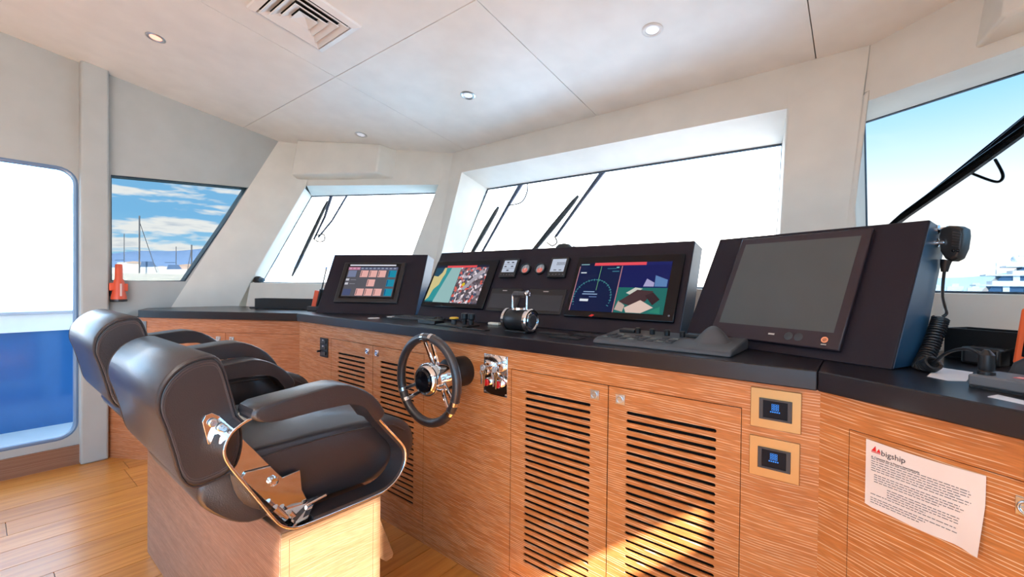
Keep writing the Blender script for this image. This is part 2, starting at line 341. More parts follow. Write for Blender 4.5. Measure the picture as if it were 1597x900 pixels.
# raking corner posts against the side walls
def rakepost(name, mir):
    P = (lambda p: mirror(p)) if mir else (lambda p: Vector(p))
    s0, s1 = Vector((-3.79, 1.60, zc(1.60)+.004)), Vector((-3.79, .80, ZB))
    t0 = fp('L', -2.03, top('L', -2.03)); t1 = fp('L', *HOLE['L'][0]); t2 = fp('L', *HOLE['L'][3]); t3 = fp('L', -2.53, ZB)
    g1, g2 = fp('L', *GLS['L'][0], EK['L']), fp('L', *GLS['L'][3], EK['L'])
    def on(z): f = (z-s1.z)/(s0.z-s1.z); return s1.lerp(s0, f)
    b = MB(); q = [s0, on(t1.z), on(t2.z), s1]; r = [t0, t1, t2, t3]
    for i in range(3): quad(b, [P(q[i]), P(r[i]), P(r[i+1]), P(q[i+1])])
    quad(b, [P(t1), P(g1), P(g2), P(t2)])
    tw = fp('L', HOLE['L'][0][0], top('L', HOLE['L'][0][0])); quad(b, [P(t0), P(tw), P(t1), P(t1)][:3]+[P(t1)]) if False else b.add([P(t0), P(tw), P(t1)], [(0, 1, 2)])
    so_ = [Vector((-3.93, v.y+.05, v.z)) for v in q]
    ro = [fp('L', -2.221, top('L', -2.221, .34), .34), g1, g2, fp('L', -2.6, ZB, .34)]
    for i in range(3): quad(b, [P(so_[i]), P(ro[i]), P(ro[i+1]), P(so_[i+1])])
    o = b.build(name, CREAM, None, smooth=False)
    bm = bmesh.new(); bm.from_mesh(o.data); bmesh.ops.remove_doubles(bm, verts=bm.verts, dist=.0005); bmesh.ops.recalc_face_normals(bm, faces=bm.faces); bm.to_mesh(o.data); bm.free()
    md = o.modifiers.new('bevel', 'BEVEL'); md.width = .010; md.segments = 4; md.angle_limit = math.radians(25)
    for p in o.data.polygons: p.use_smooth = True
    struct(o)
rakepost('trim_2', False); rakepost('trim_5', True)
# port side wall with the raked window 1
def sidewall(name, win, mir, pane):
    P = (lambda p: mirror(p)) if mir else (lambda p: Vector(p))
    hole = [(.566, 1.822), (1.384, 1.883), (.965, 1.138), (.566, 1.138)]
    outer = [(.545, zc(.545)+.004), (1.60, zc(1.60)+.004), (.80, ZB), (.545, ZB)]
    b = MB(); n = 4; V = []
    for X in (-3.79, -3.93):
        V += [P((X, y, z)) for y, z in outer]+[P((X, y, z)) for y, z in hole]
    F = []
    for i in range(4):
        j = (i+1) % 4
        F += [(i, j, n+j, n+i), (2*n+i, 3*n+i, 3*n+j, 2*n+j), (i, 2*n+i, 2*n+j, j), (n+i, n+j, 3*n+j, 3*n+i)]
    b.add(V, F); struct(b.build(name, GREYW, None, smooth=False))
    w = sroot(win, tuple(P((-3.8, .97, 1.138))))
    MB().add([P((X, y, z)) for X in (-3.815, -3.825) for y, z in hole], [(0,1,2,3),(4,7,6,5),(0,4,5,1),(1,5,6,2),(2,6,7,3),(3,7,4,0)]).build('glass_pane', pane, w, smooth=False)
    MB().tube([P((-3.80, y, z)) for y, z in hole], .009, 6, closed=True).build('window_frame', GASK, w)
sidewall('wall_port', 'window_1', False, GL_SIDE); sidewall('wall_starboard', 'window_5', True, GL_SIDE)
for nm, mir in (('trim_1', 0), ('trim_6', 1)):
    x0, x1 = (-3.92, -3.73) if not mir else (1.17, 1.36)
    struct(MB().box(x0, x1, .419, .549, 0, zc(.42)+.002).build(nm, GREYW, None, bev=.012, segs=3))
# side doors: white panel, kick board, rounded glass opening
def rrect(y0, y1, z0, z1, r, n=6):
    P = []
    for cx, cy, a in ((y1-r, z1-r, 0), (y0+r, z1-r, PI/2), (y0+r, z0+r, PI), (y1-r, z0+r, 1.5*PI)):
        P += [(cx+r*math.cos(a+PI/2*i/n), cy+r*math.sin(a+PI/2*i/n)) for i in range(n+1)]
    return P
def rect_ring(inner, y0, y1, z0, z1):
    cy = sum(p[0] for p in inner)/len(inner); cz = sum(p[1] for p in inner)/len(inner); out = []
    n = len(inner)//4
    for q in range(4):
        for i in range(n):
            p = inner[q*n+i]
            f = i/(n-1)
            if q == 0: out.append((y1, z1) if .3 < f < .7 else ((y1, p[1]) if f <= .3 else (p[0], z1)))
            if q == 1: out.append((y0, z1) if .3 < f < .7 else ((p[0], z1) if f <= .3 else (y0, p[1])))
            if q == 2: out.append((y0, z0) if .3 < f < .7 else ((y0, p[1]) if f <= .3 else (p[0], z0)))
            if q == 3: out.append((y1, z0) if .3 < f < .7 else ((p[0], z0) if f <= .3 else (y1, p[1])))
    return out
TX = Matrix(((0, 0, 1, 0), (1, 0, 0, 0), (0, 1, 0, 0), (0, 0, 0, 1)))       # local (a,b,c) -> (y,z,x)
hole = rrect(-.95, .407, .172, 1.818, .085)
d = sroot('door_1', (-3.83, -.27, 0))
MB(TX).ringext(rect_ring(hole, -1.10, .419, .118, 2.62), hole, -3.79, -3.84).build('door_panel', GREYW, d, smooth=False)
MB(TX).ext([(-1.10, 0), (.419, 0), (.419, .118), (-1.10, .118)], -3.775, -3.84).build('kick_board', WOODB, d, smooth=False)
MB().tube([(-3.80, y, z) for y, z in hole], .014, 8, closed=True).build('window_gasket', pm('gasket_blue_grey', (.16, .25, .40), .25, coat=.3), d)
lowp = rrect(-.95, .407, .172, 1.818, .085)
MB(TX).ext(lowp, -3.822, -3.828).build('glass_pane', GL_CLEAR, d, smooth=False)
struct(MB().box(-3.93, -3.79, -3.3, -1.10, 0, 2.6).build('wall_port_aft', GREYW, None, smooth=False))
# invented unseen starboard door: slot shapes the sun patch, aft gap lights the plinth
ds = sroot('door_2', (1.27, -.0, 0))
MB().box(1.23, 1.28, -.36, .419, 0, 1.70).box(1.23, 1.28, -.36, .419, 1.85, 2.56).box(1.23, 1.28, -.53, -.36, 0, 2.56).box(1.23, 1.28, .405, .419, 1.70, 1.85).build('door_panel', GREYW, ds, smooth=False)
struct(MB().box(1.23, 1.37, -1.2, -.892, 0, 2.6).box(1.23, 1.37, -3.3, -1.2, 0, .12).box(1.23, 1.37, -3.3, -1.2, 2.3, 2.6).box(1.23, 1.29, -.892, -.53, 2.44, 2.6).build('wall_starboard_aft', GREYW, None, smooth=False))  # unseen wall, its gap shaped so the sun strikes the plinth side
# unseen aft wall; its wide window is added to light the room from behind
b = MB()
b.box(-3.93, 1.37, -3.42, -3.3, 0, .12).box(-3.93, 1.37, -3.42, -3.3, 2.36, 2.6)
for x0, x1 in ((-3.93, -1.25), (.85, 1.37)): b.box(x0, x1, -3.42, -3.3, .12, 2.36)
struct(b.build('wall_aft', GREYW, None, smooth=False))
for i, (x0, x1) in enumerate(((-1.25, .85),)):
    w = sroot('window_%d' % (6+i), (x0, -3.36, .12)); MB().box(x0, x1, -3.37, -3.36, .12, 2.36).build('glass_pane', GL_CLEAR, w, smooth=False)  # added window out of view, daylight from behind the camera
w = sroot('window_7', (1.30, -2.25, .12)); MB().box(1.295, 1.305, -3.3, -1.2, .12, 2.3).build('glass_pane', GL_CLEAR, w, smooth=False)  # added window out of view, lets sun onto the aft floor for bounce
# ---- ceiling panels with recessed joints
ce = sroot('ceiling', (-1.28, 0, 2.6))
b = MB()
YS = [-3.42, -.25, 1.337, 2.62]; XS = [-3.93, -2.42, -1.288, -.183, 1.37]; gp_ = .0022
def zz(y): return zc(max(y, -.25))
for i in range(4):
    for j in range(3):
        x0, x1 = XS[i]+gp_, XS[i+1]-gp_; y0, y1 = YS[j]+gp_, YS[j+1]-gp_*1.2
        V = [(x0, y0, zz(y0)), (x1, y0, zz(y0)), (x1, y1, zz(y1)), (x0, y1, zz(y1))]
        MB().add(V+[(x, y, z+.012) for x, y, z in V], [(0,3,2,1),(4,5,6,7),(0,1,5,4),(1,2,6,5),(2,3,7,6),(3,0,4,7)]).build('ceiling_panel', CEIL, ce, smooth=False)
for y0, y1 in ((-3.5, -.25), (-.25, 2.7)):
    V = [(-4, y0, zz(y0)+.0125), (1.45, y0, zz(y0)+.0125), (1.45, y1, zz(y1)+.0125), (-4, y1, zz(y1)+.0125)]
    b.add(V+[(x, y, z+.05) for x, y, z in V], [(0,3,2,1),(4,5,6,7),(0,1,5,4),(1,2,6,5),(2,3,7,6),(3,0,4,7)])
b.build('ceiling_backing', SEAM, ce, smooth=False)
TC = fr((0, 0, 0), (1, 0, 0), (0, math.cos(.1497), -math.sin(.1497)), (0, -math.sin(.1497)*-1, math.cos(.1497)))
def cframe(x, y):   # local frame on the ceiling: z points DOWN out of the panel
    v = Vector((0, math.cos(.1497), -math.sin(.1497))); u = Vector((1, 0, 0)); w = u.cross(v)
    return fr((x, y, zc(y)), u, -v, -w)
# downlights
for x, y, lens, lb in ((-2.985, .625, LAMPW, 'round recessed ceiling downlight glowing pinkish, nearest the port door'),
                       (-2.985, 1.857, LAMPR, 'round recessed ceiling downlight in front of the small port front window'),
                       (-1.848, 1.855, LAMPR, 'round recessed ceiling downlight above the middle of the console'),
                       (-.735, 1.868, LAMPR, 'round recessed white ceiling downlight furthest to starboard')):
    t = thing('downlight', (x, y, zc(y)), lb, 'ceiling light', 'downlights in the ceiling')
    T = cframe(x, y)
    m = WHT if x > -1 else STEEL
    MB(T).lathe([(.036, -.004), (.045, 0), (.045, .003), (.038, .006), (.030, .003), (.029, -.006)], seg=28).build('bezel', m, t)
    MB(T).lathe([(.001, -.003), (.028, -.003), (.027, .001), (.001, .003)], seg=24).build('lens', lens, t)
# fill light panels added to the unseen aft ceiling, behind the camera
for i, (x, y) in enumerate(((-1.3, -1.0), (-1.3, -2.4), (.3, -1.7))):
    t = thing('ceiling_panel_light', (x, y, 2.56), ['square flush ceiling light just aft of the helm', 'square flush ceiling light by the aft wall', 'square flush ceiling light, starboard aft'][i], 'ceiling light', 'flush lights in the aft ceiling')
    MB(fr((x, y, 2.5825), (1, 0, 0), (0, -1, 0), (0, 0, -1))).ringext([(-.27, -.27), (.27, -.27), (.27, .27), (-.27, .27)], [(-.25, -.25), (.25, -.25), (.25, .25), (-.25, .25)], 0, .012).build('frame', WHT, t, smooth=False)
    la = bpy.data.lights.new('panel_lamp', 'AREA'); la.size = .48; la.energy = FILL_W; la.color = (1, .95, .88)
    lo = bpy.data.objects.new('panel_lamp', la); COL.objects.link(lo); lo.parent = t; lo.location = (0, 0, .010)
# square air vent with nested louvres
vx, vy = -2.068, .988; t = thing('ceiling_vent', (vx, vy, zc(vy)), 'square white four-way ceiling air vent with nested louvres', 'air vent')
T = cframe(vx, vy)
def sq(a): return [(-a, -a), (a, -a), (a, a), (-a, a)]
MB(T).add([(x, y, 0) for x, y in sq(.186)]+[(x, y, .010) for x, y in sq(.182)]+[(x, y, .020) for x, y in sq(.154)]+[(x, y, 0) for x, y in sq(.150)],
  [(k*4+q, k*4+(q+1) % 4, k*4+4+(q+1) % 4, k*4+4+q) for k in range(3) for q in range(4)]).build('vent_frame', WHT, t, smooth=False)
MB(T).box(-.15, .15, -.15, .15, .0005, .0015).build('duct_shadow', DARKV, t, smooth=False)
for a_, c_ in ((.147, .116), (.113, .082), (.079, .048)):
    MB(T).add([(x, y, .020) for x, y in sq(a_)]+[(x, y, .003) for x, y in sq(c_)]+[(x, y, .005) for x, y in sq(c_-.004)]+[(x, y, .023) for x, y in sq(a_-.003)],
      [(k*4+q, k*4+(q+1) % 4, ((k+1) % 4)*4+(q+1) % 4, ((k+1) % 4)*4+q) for k in range(4) for q in range(4)]).build('louvre', WHT, t, smooth=False)
MB(T).add([(x, y, .022) for x, y in sq(.044)]+[(0, 0, .004)]+[(x, y, .019) for x, y in sq(.044)]+[(0, 0, .002)], [(0,1,4),(1,2,4),(2,3,4),(3,0,4),(5,9,6),(6,9,7),(7,9,8),(8,9,5),(0,5,6,1),(1,6,7,2),(2,7,8,3),(3,8,5,0)]).build('vent_core', WHT, t, smooth=False)
# soffit ducts over the port and starboard front windows
def duct(name, k, u0, u1, z1, z0, mir):
    P = (lambda p: mirror(p)) if mir else (lambda p: p)
    b = MB(); f = -.10; ch = .09
    prof = [(u0, f), (u1-ch*.2, f), (u1+.10, 0.02), (u0, .02)]
    V = [P(fp('L', u, zb+(0 if e < 0 else -.03), e)) for zb in (z0,) for u, e in prof]
    V2 = []
    for u, e in prof:
        z = 2.2
        for _ in range(20): z = zc(fp('L', u, z, e).y)+.003
        V2.append(P(fp('L', u, z, e)))
    b.add(V+V2, [(0, 1, 2, 3), (4, 7, 6, 5), (0, 4, 5, 1), (1, 5, 6, 2), (2, 6, 7, 3), (3, 7, 4, 0)])
    struct(b.build(name, CREAM, None, bev=.012, segs=3))
duct('trim_7', 'L', -2.17, -1.44, 2.25, 2.0, False); duct('trim_8', 'L', -2.17, -1.35, 2.25, 2.0, True)
# ---- floor planks run fore and aft
fl = sroot('floor', (-1.3, 0, 0))
MB().box(-3.93, 1.37, -3.42, 3.0, -.06, -.0065).build('subfloor', SEAM, fl, smooth=False)
def plankmat(i):
    s = random.uniform(.86, 1.12); m = bpy.data.materials.new('teak_plank'); m.use_nodes = True; nt = m.node_tree; bs = nt.nodes['Principled BSDF']; L = nt.links
    g = N(nt, 'ShaderNodeNewGeometry'); mp_ = N(nt, 'ShaderNodeMapping'); mp_.inputs['Scale'].default_value = (34, 2.0, 1); mp_.inputs['Location'].default_value = (i*3.7, i*5.1, 0)
    L.new(g.outputs['Position'], mp_.inputs[0]); n = N(nt, 'ShaderNodeTexNoise', i_Scale=1, i_Detail=5, i_Roughness=.6, i_Distortion=.6); L.new(mp_.outputs[0], n.inputs[0])
    r = ramp(nt, [(.25, (.50*s, .175*s, .030*s)), (.55, (.68*s, .285*s, .055*s)), (.8, (.78*s, .37*s, .10*s))]); L.new(n.outputs[0], r.inputs[0]); L.new(r.outputs[0], bs.inputs['Base Color'])
    bs.inputs['Roughness'].default_value = .30; bs.inputs['Coat Weight'].default_value = .25; bs.inputs['Coat Roughness'].default_value = .22; return m
PM = [plankmat(i) for i in range(6)]
x = -3.456-.168*3; i = 0
while x < 1.37:
    x0, x1 = max(x, -3.93), min(x+.168, 1.37)
    cuts = [-3.4]; y = -3.4+[1.3, .4, 2.1, .9, 1.7][i % 5]
    if abs(x-(-3.288-.168)) < .05 or abs(x+3.288) < .05: y = .577-1.9*2
    if abs(x+3.120) < .05: y = .098-1.9*1
    while y < 2.5:
        if y > -3.4: cuts.append(y)
        y += 1.9
    cuts.append(2.95)
    for a, c in zip(cuts, cuts[1:]):
        MB().box(x0+.0016, x1-.0016, a+.0014, c-.0014, -.006, 0).build('plank', PM[(i*7+len(cuts)+int(a*3)) % 6], fl, smooth=False)
    x += .168; i += 1
# ------------------------------------------------------------------ cabinets and worktop
NL = Vector((-ST, CT, 0)); UL = Vector((CT, ST, 0)); NR = Vector((ST, CT, 0)); UR = Vector((CT, -ST, 0)); Z = Vector((0, 0, 1))
YM = 1.248; OL = 2.48-.012; OR = 1.018
TM = fr((0, YM, 0), (1, 0, 0), (0, 0, 1), (0, -1, 0))            # local (x, z, out of face)
TL_ = fr(NL*OL, UL, Z, -NL); TR_ = fr(NR*OR, UR, Z, -NR)
def linex(n, off, y): return (off-n.y*y)/n.x
XCL = linex(NL, OL, YM); XCR = linex(NR, OR, YM)
# worktop, one slab with two mitre joints
def off_poly(o):
    ym, ol, orr = YM-o, OL-o, OR-o
    return (linex(NL, ol, ym), ym), (linex(NR, orr, ym), ym)
F = .018
(cl, cr_) = off_poly(F)
def wingY(n, off, x): return (off-n.x*x)/n.y
wk = thing('worktop', (-1.28, 1.5, .908), 'dark brown-black worktop running along the whole wheelhouse front', 'worktop')
XE = -3.56
def slab(pts, nm): 
    return MB().ext(pts, .908, .955).build(nm, COUNTER, wk, bev=.003)
backM = 2.075; bl_ = (xc('L', .93)+.0, backM); br_ = (xc('R', .93), backM)
slab([cl, cr_, br_, bl_], 'slab')
slab([(-3.785, wingY(NL, OL-F, XE)+.09), (XE, wingY(NL, OL-F, XE)), (cl[0]-.001, cl[1]), (bl_[0]-.001, bl_[1]), (fp('L', -2.50, .93).x+.02, fp('L', -2.5, .93).y-.03), (-3.785, .86)], 'slab')
slab([(cr_[0]+.001, cr_[1]), (1.225, wingY(NR, OR-F, 1.225)), (1.225, .86), mirror(fp('L', -2.50, .93))[:2], (br_[0]+.001, br_[1])], 'slab')
# carcases
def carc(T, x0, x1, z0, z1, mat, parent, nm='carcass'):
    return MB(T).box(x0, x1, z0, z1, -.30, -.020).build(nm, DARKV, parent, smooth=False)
def panels(T, lst, mat, parent):
    for nm, x0, x1, z0, z1 in lst: MB(T).box(x0+(0 if nm in ('top_rail', 'plinth', 'stile') else .0012), x1-(0 if nm in ('top_rail', 'plinth', 'stile') else .0012), z0, z1, -.018, 0).build(nm, mat, parent, smooth=False)
def louvre_door(T, x0, x1, z0, z1, sx0, sx1, mat, parent):
    b = MB(T); x0 += .0018; x1 -= .0018; z0 += .0026; z1 -= .0026; c0, c1 = -.006, 0
    zt = .7665; pitch = .0244; n = 26; hh = .0104
    zb = zt-pitch*(n-1)-hh
    # one plate, cut row by row: outline strips, then the bars between the slots with rounded slot ends
    b.box(x0, x1, zt, z1, c0, c1); b.box(x0, x1, z0, zb, c0, c1)
    b.box(x0, sx0, zb, zt, c0, c1); b.box(sx1, x1, zb, zt, c0, c1)
    for i in range(n):
        t_ = zt-pitch*i; lo = t_-hh
        if i < n-1: b.box(sx0, sx1, t_-pitch, lo, c0, c1)
        r = hh/2
        for sx, sg in ((sx0, 1), (sx1, -1)):
            for vz, sv in ((t_, -1), (lo, 1)):
                arc = [(sx, vz)]+[(sx+sg*(r-r*math.sin(a)), vz+sv*(r-r*math.cos(a))) for a in (0, PI/6, PI/3, PI/2)]
                b.ext(arc, c0, c1)
    return b.build('door', mat, parent, smooth=False)
def latch(T, x, z, parent, m=STEEL, r=.0125):
    b = MB(T); b.box(x-.015, x+.015, z-.015, z+.015, 0, .003)
    b.lathe([(r, .003), (r, .007), (r-.003, .008), (r-.004, .005), (.001, .005)], (x, z, 0), (0, 0, 1), 18)
    b.box(x-.008, x+.008, z-.0015, z+.0015, .005, .007)
    return b.build('latch', m, parent, bev=.0008)
# main cabinet: port pair, plain middle, starboard pair and end panel
def cab(name, x0, x1, T, mat, label, O=None):
    c = T @ Vector(((x0+x1)/2, 0, -.15)); return thing(name, tuple(c), label, 'cabinet')
xa, xb, xcn, xd, xe = XCL, -2.285, -1.497, -1.004, -.2385
zt_, zb_ = .836, .088
c = cab('cabinet', xa, xcn, TM, WOODM, 'limed oak cabinet with two louvred doors, port side of the steering wheel')
panels(TM, [('stile', xa-.003, xb, zb_, zt_), ('top_rail', xa-.003, xcn, zt_, .907), ('plinth', xa-.003, xcn, 0, zb_)], WOODM, c)
carc(TM, xa+.02, xcn, 0, .90, DARKV, c)
for x0, x1, s0, s1, lx in ((xb, -1.8855, -2.214, -1.955, -1.932), (-1.8855, xcn, -1.824, -1.564, -1.851)):
    dd = louvre_door(TM, x0, x1, zb_, zt_, s0, s1, WOODM, c); latch(TM, lx, .800, dd, CHROME, .014)
c = cab('cabinet', xcn, xd, TM, WOODM, 'plain limed oak console panel behind the steering wheel')
panels(TM, [('front_panel', xcn, xd, 0, zt_), ('top_rail', xcn, xd, zt_, .907)], WOODM, c); carc(TM, xcn, xd, 0, .90, DARKV, c)
c = cab('cabinet', xd, XCR, TM, WOODM, 'limed oak cabinet with two louvred doors partly in sunlight, starboard of the wheel')
panels(TM, [('top_rail', xd, XCR+.003, zt_, .907), ('plinth', xd, XCR+.003, 0, zb_), ('stile', xe, XCR+.003, zb_, zt_)], WOODM, c); carc(TM, xd, XCR, 0, .90, DARKV, c)
for x0, x1, s0, s1, lx in ((xd, -.6145, -.939, -.676, -.661), (-.6145, xe, -.554, -.299, -.574)):
    dd = louvre_door(TM, x0, x1, zb_, zt_, s0, s1, WOODM, c); latch(TM, lx, .798, dd, STEEL)
# port wing cabinet
uA = UL.dot(Vector((XCL, YM, 0))); uE = uA-1.40
c = cab('cabinet', uE, uA, TL_, WOODL, 'limed oak cabinet with plain flush doors under the port wing of the worktop')
panels(TL_, [('stile', uE, uE+.02, 0, .907), ('stile', uE+.022, -2.567, .09, .826), ('top_rail', uE+.022, uA+.003, .826, .907), ('plinth', uE+.022, uA+.003, 0, .09), ('stile', -1.575, uA+.003, .09, .826)], WOODL, c)
carc(TL_, uE, uA-.02, 0, .90, DARKV, c)
for x0, x1, lx in ((-2.567, -2.077, -2.125), (-2.077, -1.575, -2.034)):
    dd = MB(TL_).box(x0+.0015, x1-.0015, .0915, .8245, -.018, 0).build('door', WOODL, c, smooth=False); latch(TL_, lx, .785, dd, STEEL)
p = MB(TL_).box(-2.762, -2.622, .806, .884, 0, .004).build('socket_plate', pm('grey_metal', (.22, .23, .24), .5, .5), c, bev=.001); MB(TL_).ringext([(-2.735,.825),(-2.65,.825),(-2.65,.865),(-2.735,.865)],[(-2.73,.83),(-2.655,.83),(-2.655,.86),(-2.73,.86)],.004,.006).build('flap_edge', DKG, p)
# starboard wing cabinet
u0 = UR.dot(Vector((XCR, YM, 0)))
c = cab('cabinet', u0, u0+1.6, TR_, WOODR, 'limed oak cabinet of the starboard wing carrying the printed notice')
panels(TR_, [('stile', u0-.003, -.661, .09, .838), ('top_rail', u0-.003, .9, .838, .907), ('plinth', u0-.003, .9, 0, .09)], WOODR, c); carc(TR_, u0+.02, .75, 0, .90, DARKV, c)
for x0, x1, lx in ((-.661, -.345, -.386), (-.345, .1, .0), (.1, .9, .2)):
    dd = MB(TR_).box(x0+.0015, x1-.0015, .0915, .8365, -.018, 0).build('door', WOODR, c, smooth=False); latch(TR_, lx, .797, dd, STEEL)
# notice
t = thing('notice', tuple(TR_ @ Vector((-.53, .686, .002))), 'white printed paper notice with red sail emblem taped to the oak door', 'paper notice')
b = MB(TR_); n = 14; V = []; Fq = []
for i in range(n+1):
    f = i/n; u = -.625+.188*f
    for j in range(9):
        g = j/8; curl = .012*max(0, f-.8)/.2*max(0, (g-.35))/.65
        zt2 = .8285-.003*math.sin(f*3)
        zb2 = .687+(.0012*math.sin(f*9) if f < .9 else 0)+(.004*(1-f/.08) if f < .08 else 0)
        V.append((u-curl*.3, zt2+(zb2-zt2)*g, .0022+curl))
m_ = len(V); V += [(a, b_, c_-.0008) for a, b_, c_ in V]
for i in range(n):
    for j in range(8):
        a = i*9+j; Fq += [(a, a+9, a+10, a+1), (m_+a, m_+a+1, m_+a+10, m_+a+9)]
b.add(V, Fq).build('sheet', PAPER, t)
TN = TR_ @ Matrix.Translation((0, 0, .0028))
text('bigship', .016, INK, TN @ Matrix.Translation((-.5965, .8035, 0)), t, 'emblem_lettering', sxx=.98)
MB(TN).ext([(-.614, .8075), (-.6065, .8195), (-.6055, .8075)], 0, .0004).ext([(-.6045, .8075), (-.600, .8155), (-.597, .8075)], 0, .0004).ext([(-.614, .8050), (-.597, .8050), (-.597, .8062), (-.614, .8062)], 0, .0004).build('sail_emblem', RED, t, smooth=False)
b = MB(TN); rr = random.Random(3); z = .7955
text('A. Comment lire la Mesure Internationale', .0052, INK, TN @ Matrix.Translation((-.6145, .7935, 0)), t, 'notice_heading', sxx=.95)
for k in range(21):
    z -= .0048 if k not in (6, 10, 15) else .008
    if z < .695: break
    x0 = -.614+(.006 if 5 < k < 10 else 0)+(.03 if 10 <= k < 14 else 0)
    x1 = rr.choice([-.455, -.458, -.50, -.52, -.47]) if k < 17 else -.53
    x = x0
    while x < x1:
        w_ = rr.uniform(.003, .010); b.box(x, min(x+w_, x1), z, z+.0013, 0, .0003); x += w_+.0018
o = b.build('printed_lines', GREY, t, smooth=False); o['kind'] = 'stuff'
# brass panels with little screens
for i, (x0, x1, z0, z1, lb) in enumerate(((-.2185, -.1100, .7955, .8945, 'upper brass wall panel with small dark screen, beside louvred door'), (-.2195, -.1115, .6725, .7725, 'lower brass wall panel with small dark screen, beside louvred door'))):
    t = thing('touch_panel', tuple(TM @ Vector(((x0+x1)/2, z0, 0))), lb, 'control panel', 'brass touch panels')
    cx, cz = (x0+x1)/2+.0005, (z0+z1)/2+(.0005)
    MB(TM).box(x0, x1, z0, z1, 0, .005).build('brass_plate', BRASS, t, bev=.0012)
    MB(TM).ringext([(cx-.035, cz-.027), (cx+.035, cz-.027), (cx+.035, cz+.025), (cx-.035, cz+.025)], [(cx-.026, cz-.022), (cx+.026, cz-.022), (cx+.026, cz+.021), (cx-.026, cz+.021)], .005, .0085).build('screen_bezel', DKG, t, bev=.0006)
    s = MB(TM).box(cx-.027, cx+.027, cz-.023, cz+.022, .005, .0062).build('screen', DISPK, t, smooth=False)
    b = MB(TM)
    for a in range(3):
        for q in range(3): b.ringext([(cx-.008+a*.0055, cz-.002+q*.0055), (cx-.0035+a*.0055, cz-.002+q*.0055), (cx-.0035+a*.0055, cz+.0025+q*.0055), (cx-.008+a*.0055, cz+.0025+q*.0055)], [(cx-.0072+a*.0055, cz-.0012+q*.0055), (cx-.0043+a*.0055, cz-.0012+q*.0055), (cx-.0043+a*.0055, cz+.0017+q*.0055), (cx-.0072+a*.0055, cz+.0017+q*.0055)], .0062, .0066)
    for a in range(5): b.box(cx-.011+a*.0045, cx-.008+a*.0045, cz-.0075, cz-.0045, .0062, .0066)
    b.build('blue_display_mark', G(60, 150, 255, 1.0), s, smooth=False)
# steel key plate with two key switches, keys and two red buttons
t = thing('engine_key_panel', tuple(TM @ Vector((-1.079, .725, 0))), 'polished steel plate with two ignition keys and two red buttons', 'switch panel')
MB(TM).box(-1.138, -1.020, .7255, .8785, 0, .004).build('plate', CHROME, t, bev=.0008)
for x_, z_ in ((-1.131, .870), (-1.027, .870), (-1.131, .734), (-1.027, .734)): MB(TM).lathe([(.0035, .004), (.003, .006), (.001, .0063)], (x_, z_, 0), (0, 0, 1), 10).build('screw', STEEL, t)
for kx, kz in ((-1.109, .834), (-1.050, .834)):
    sw = MB(TM).lathe([(.016, .004), (.016, .018), (.013, .024), (.012, .030), (.001, .030)], (kx, kz, 0), (0, 0, 1), 22).build('key_switch', CHROME, t)
    MB(TM).box(kx-.0012, kx+.0012, kz-.004, kz+.004, .030, .042).ringext([(kx-.001+ .012*math.cos(a), kz-.002+.012*math.sin(a)) for a in [PI*2*i/12 for i in range(12)]], [(kx-.001+.004*math.cos(a), kz+.003+.004*math.sin(a)) for a in [PI*2*i/12 for i in range(12)]], .040, .043).build('key', STEEL, sw, bev=.0004)
    for dx_, L_, col in ((-.014, .048, STEEL), (.004, .055, BRASS)):
        b = MB(TM); b.ringext([(kx+dx_+.010*math.cos(a), kz-.022+.011*math.sin(a)) for a in [PI*2*i/12 for i in range(12)]], [(kx+dx_+.0045*math.cos(a), kz-.019+.0045*math.sin(a)) for a in [PI*2*i/12 for i in range(12)]], .036+dx_*.3, .0385+dx_*.3)
        b.box(kx+dx_-.0028, kx+dx_+.0028, kz-.032-L_*.75, kz-.030, .0362+dx_*.3, .0383+dx_*.3)
        for q in range(4): b.box(kx+dx_+.0028, kx+dx_+.0045, kz-.060+q*.006, kz-.057+q*.006, .0362+dx_*.3, .0383+dx_*.3)
        b.build('hanging_key', col, sw, bev=.0004)
for kx, kz in ((-1.113, .772), (-1.055, .772)):
    rb = MB(TM).lathe([(.016, .004), (.016, .013), (.0135, .014), (.0135, .010)], (kx, kz, 0), (0, 0, 1), 22).build('button_collar', CHROME, t)
    MB(TM).lathe([(.0128, .008), (.0128, .021), (.011, .0225), (.001, .0228)], (kx, kz, 0), (0, 0, 1), 22).build('red_button', RED, rb)
# small black switch panel near the port corner
t = thing('switch_panel', tuple(TM @ Vector((-2.358, .725, 0))), 'narrow black rocker switch panel at the port corner of the console', 'switch panel')
MB(TM).box(-2.400, -2.316, .724, .831, 0, .005).build('plate', BLK, t, bev=.001)
for i in range(3): 
    MB(TM).box(-2.385, -2.331, .735+i*.033, .757+i*.033, .005, .010).build('rocker', DKG, t, bev=.002)
MB(TM).cyl((-2.388, .755, .005), (0, 0, 1), .006, .022, 10).build('toggle', BLK, t)
for z_ in (.782, .815): MB(TM).box(-2.365, -2.350, z_, z_+.008, .0101, .0106).build('switch_mark', STEEL, t, smooth=False)
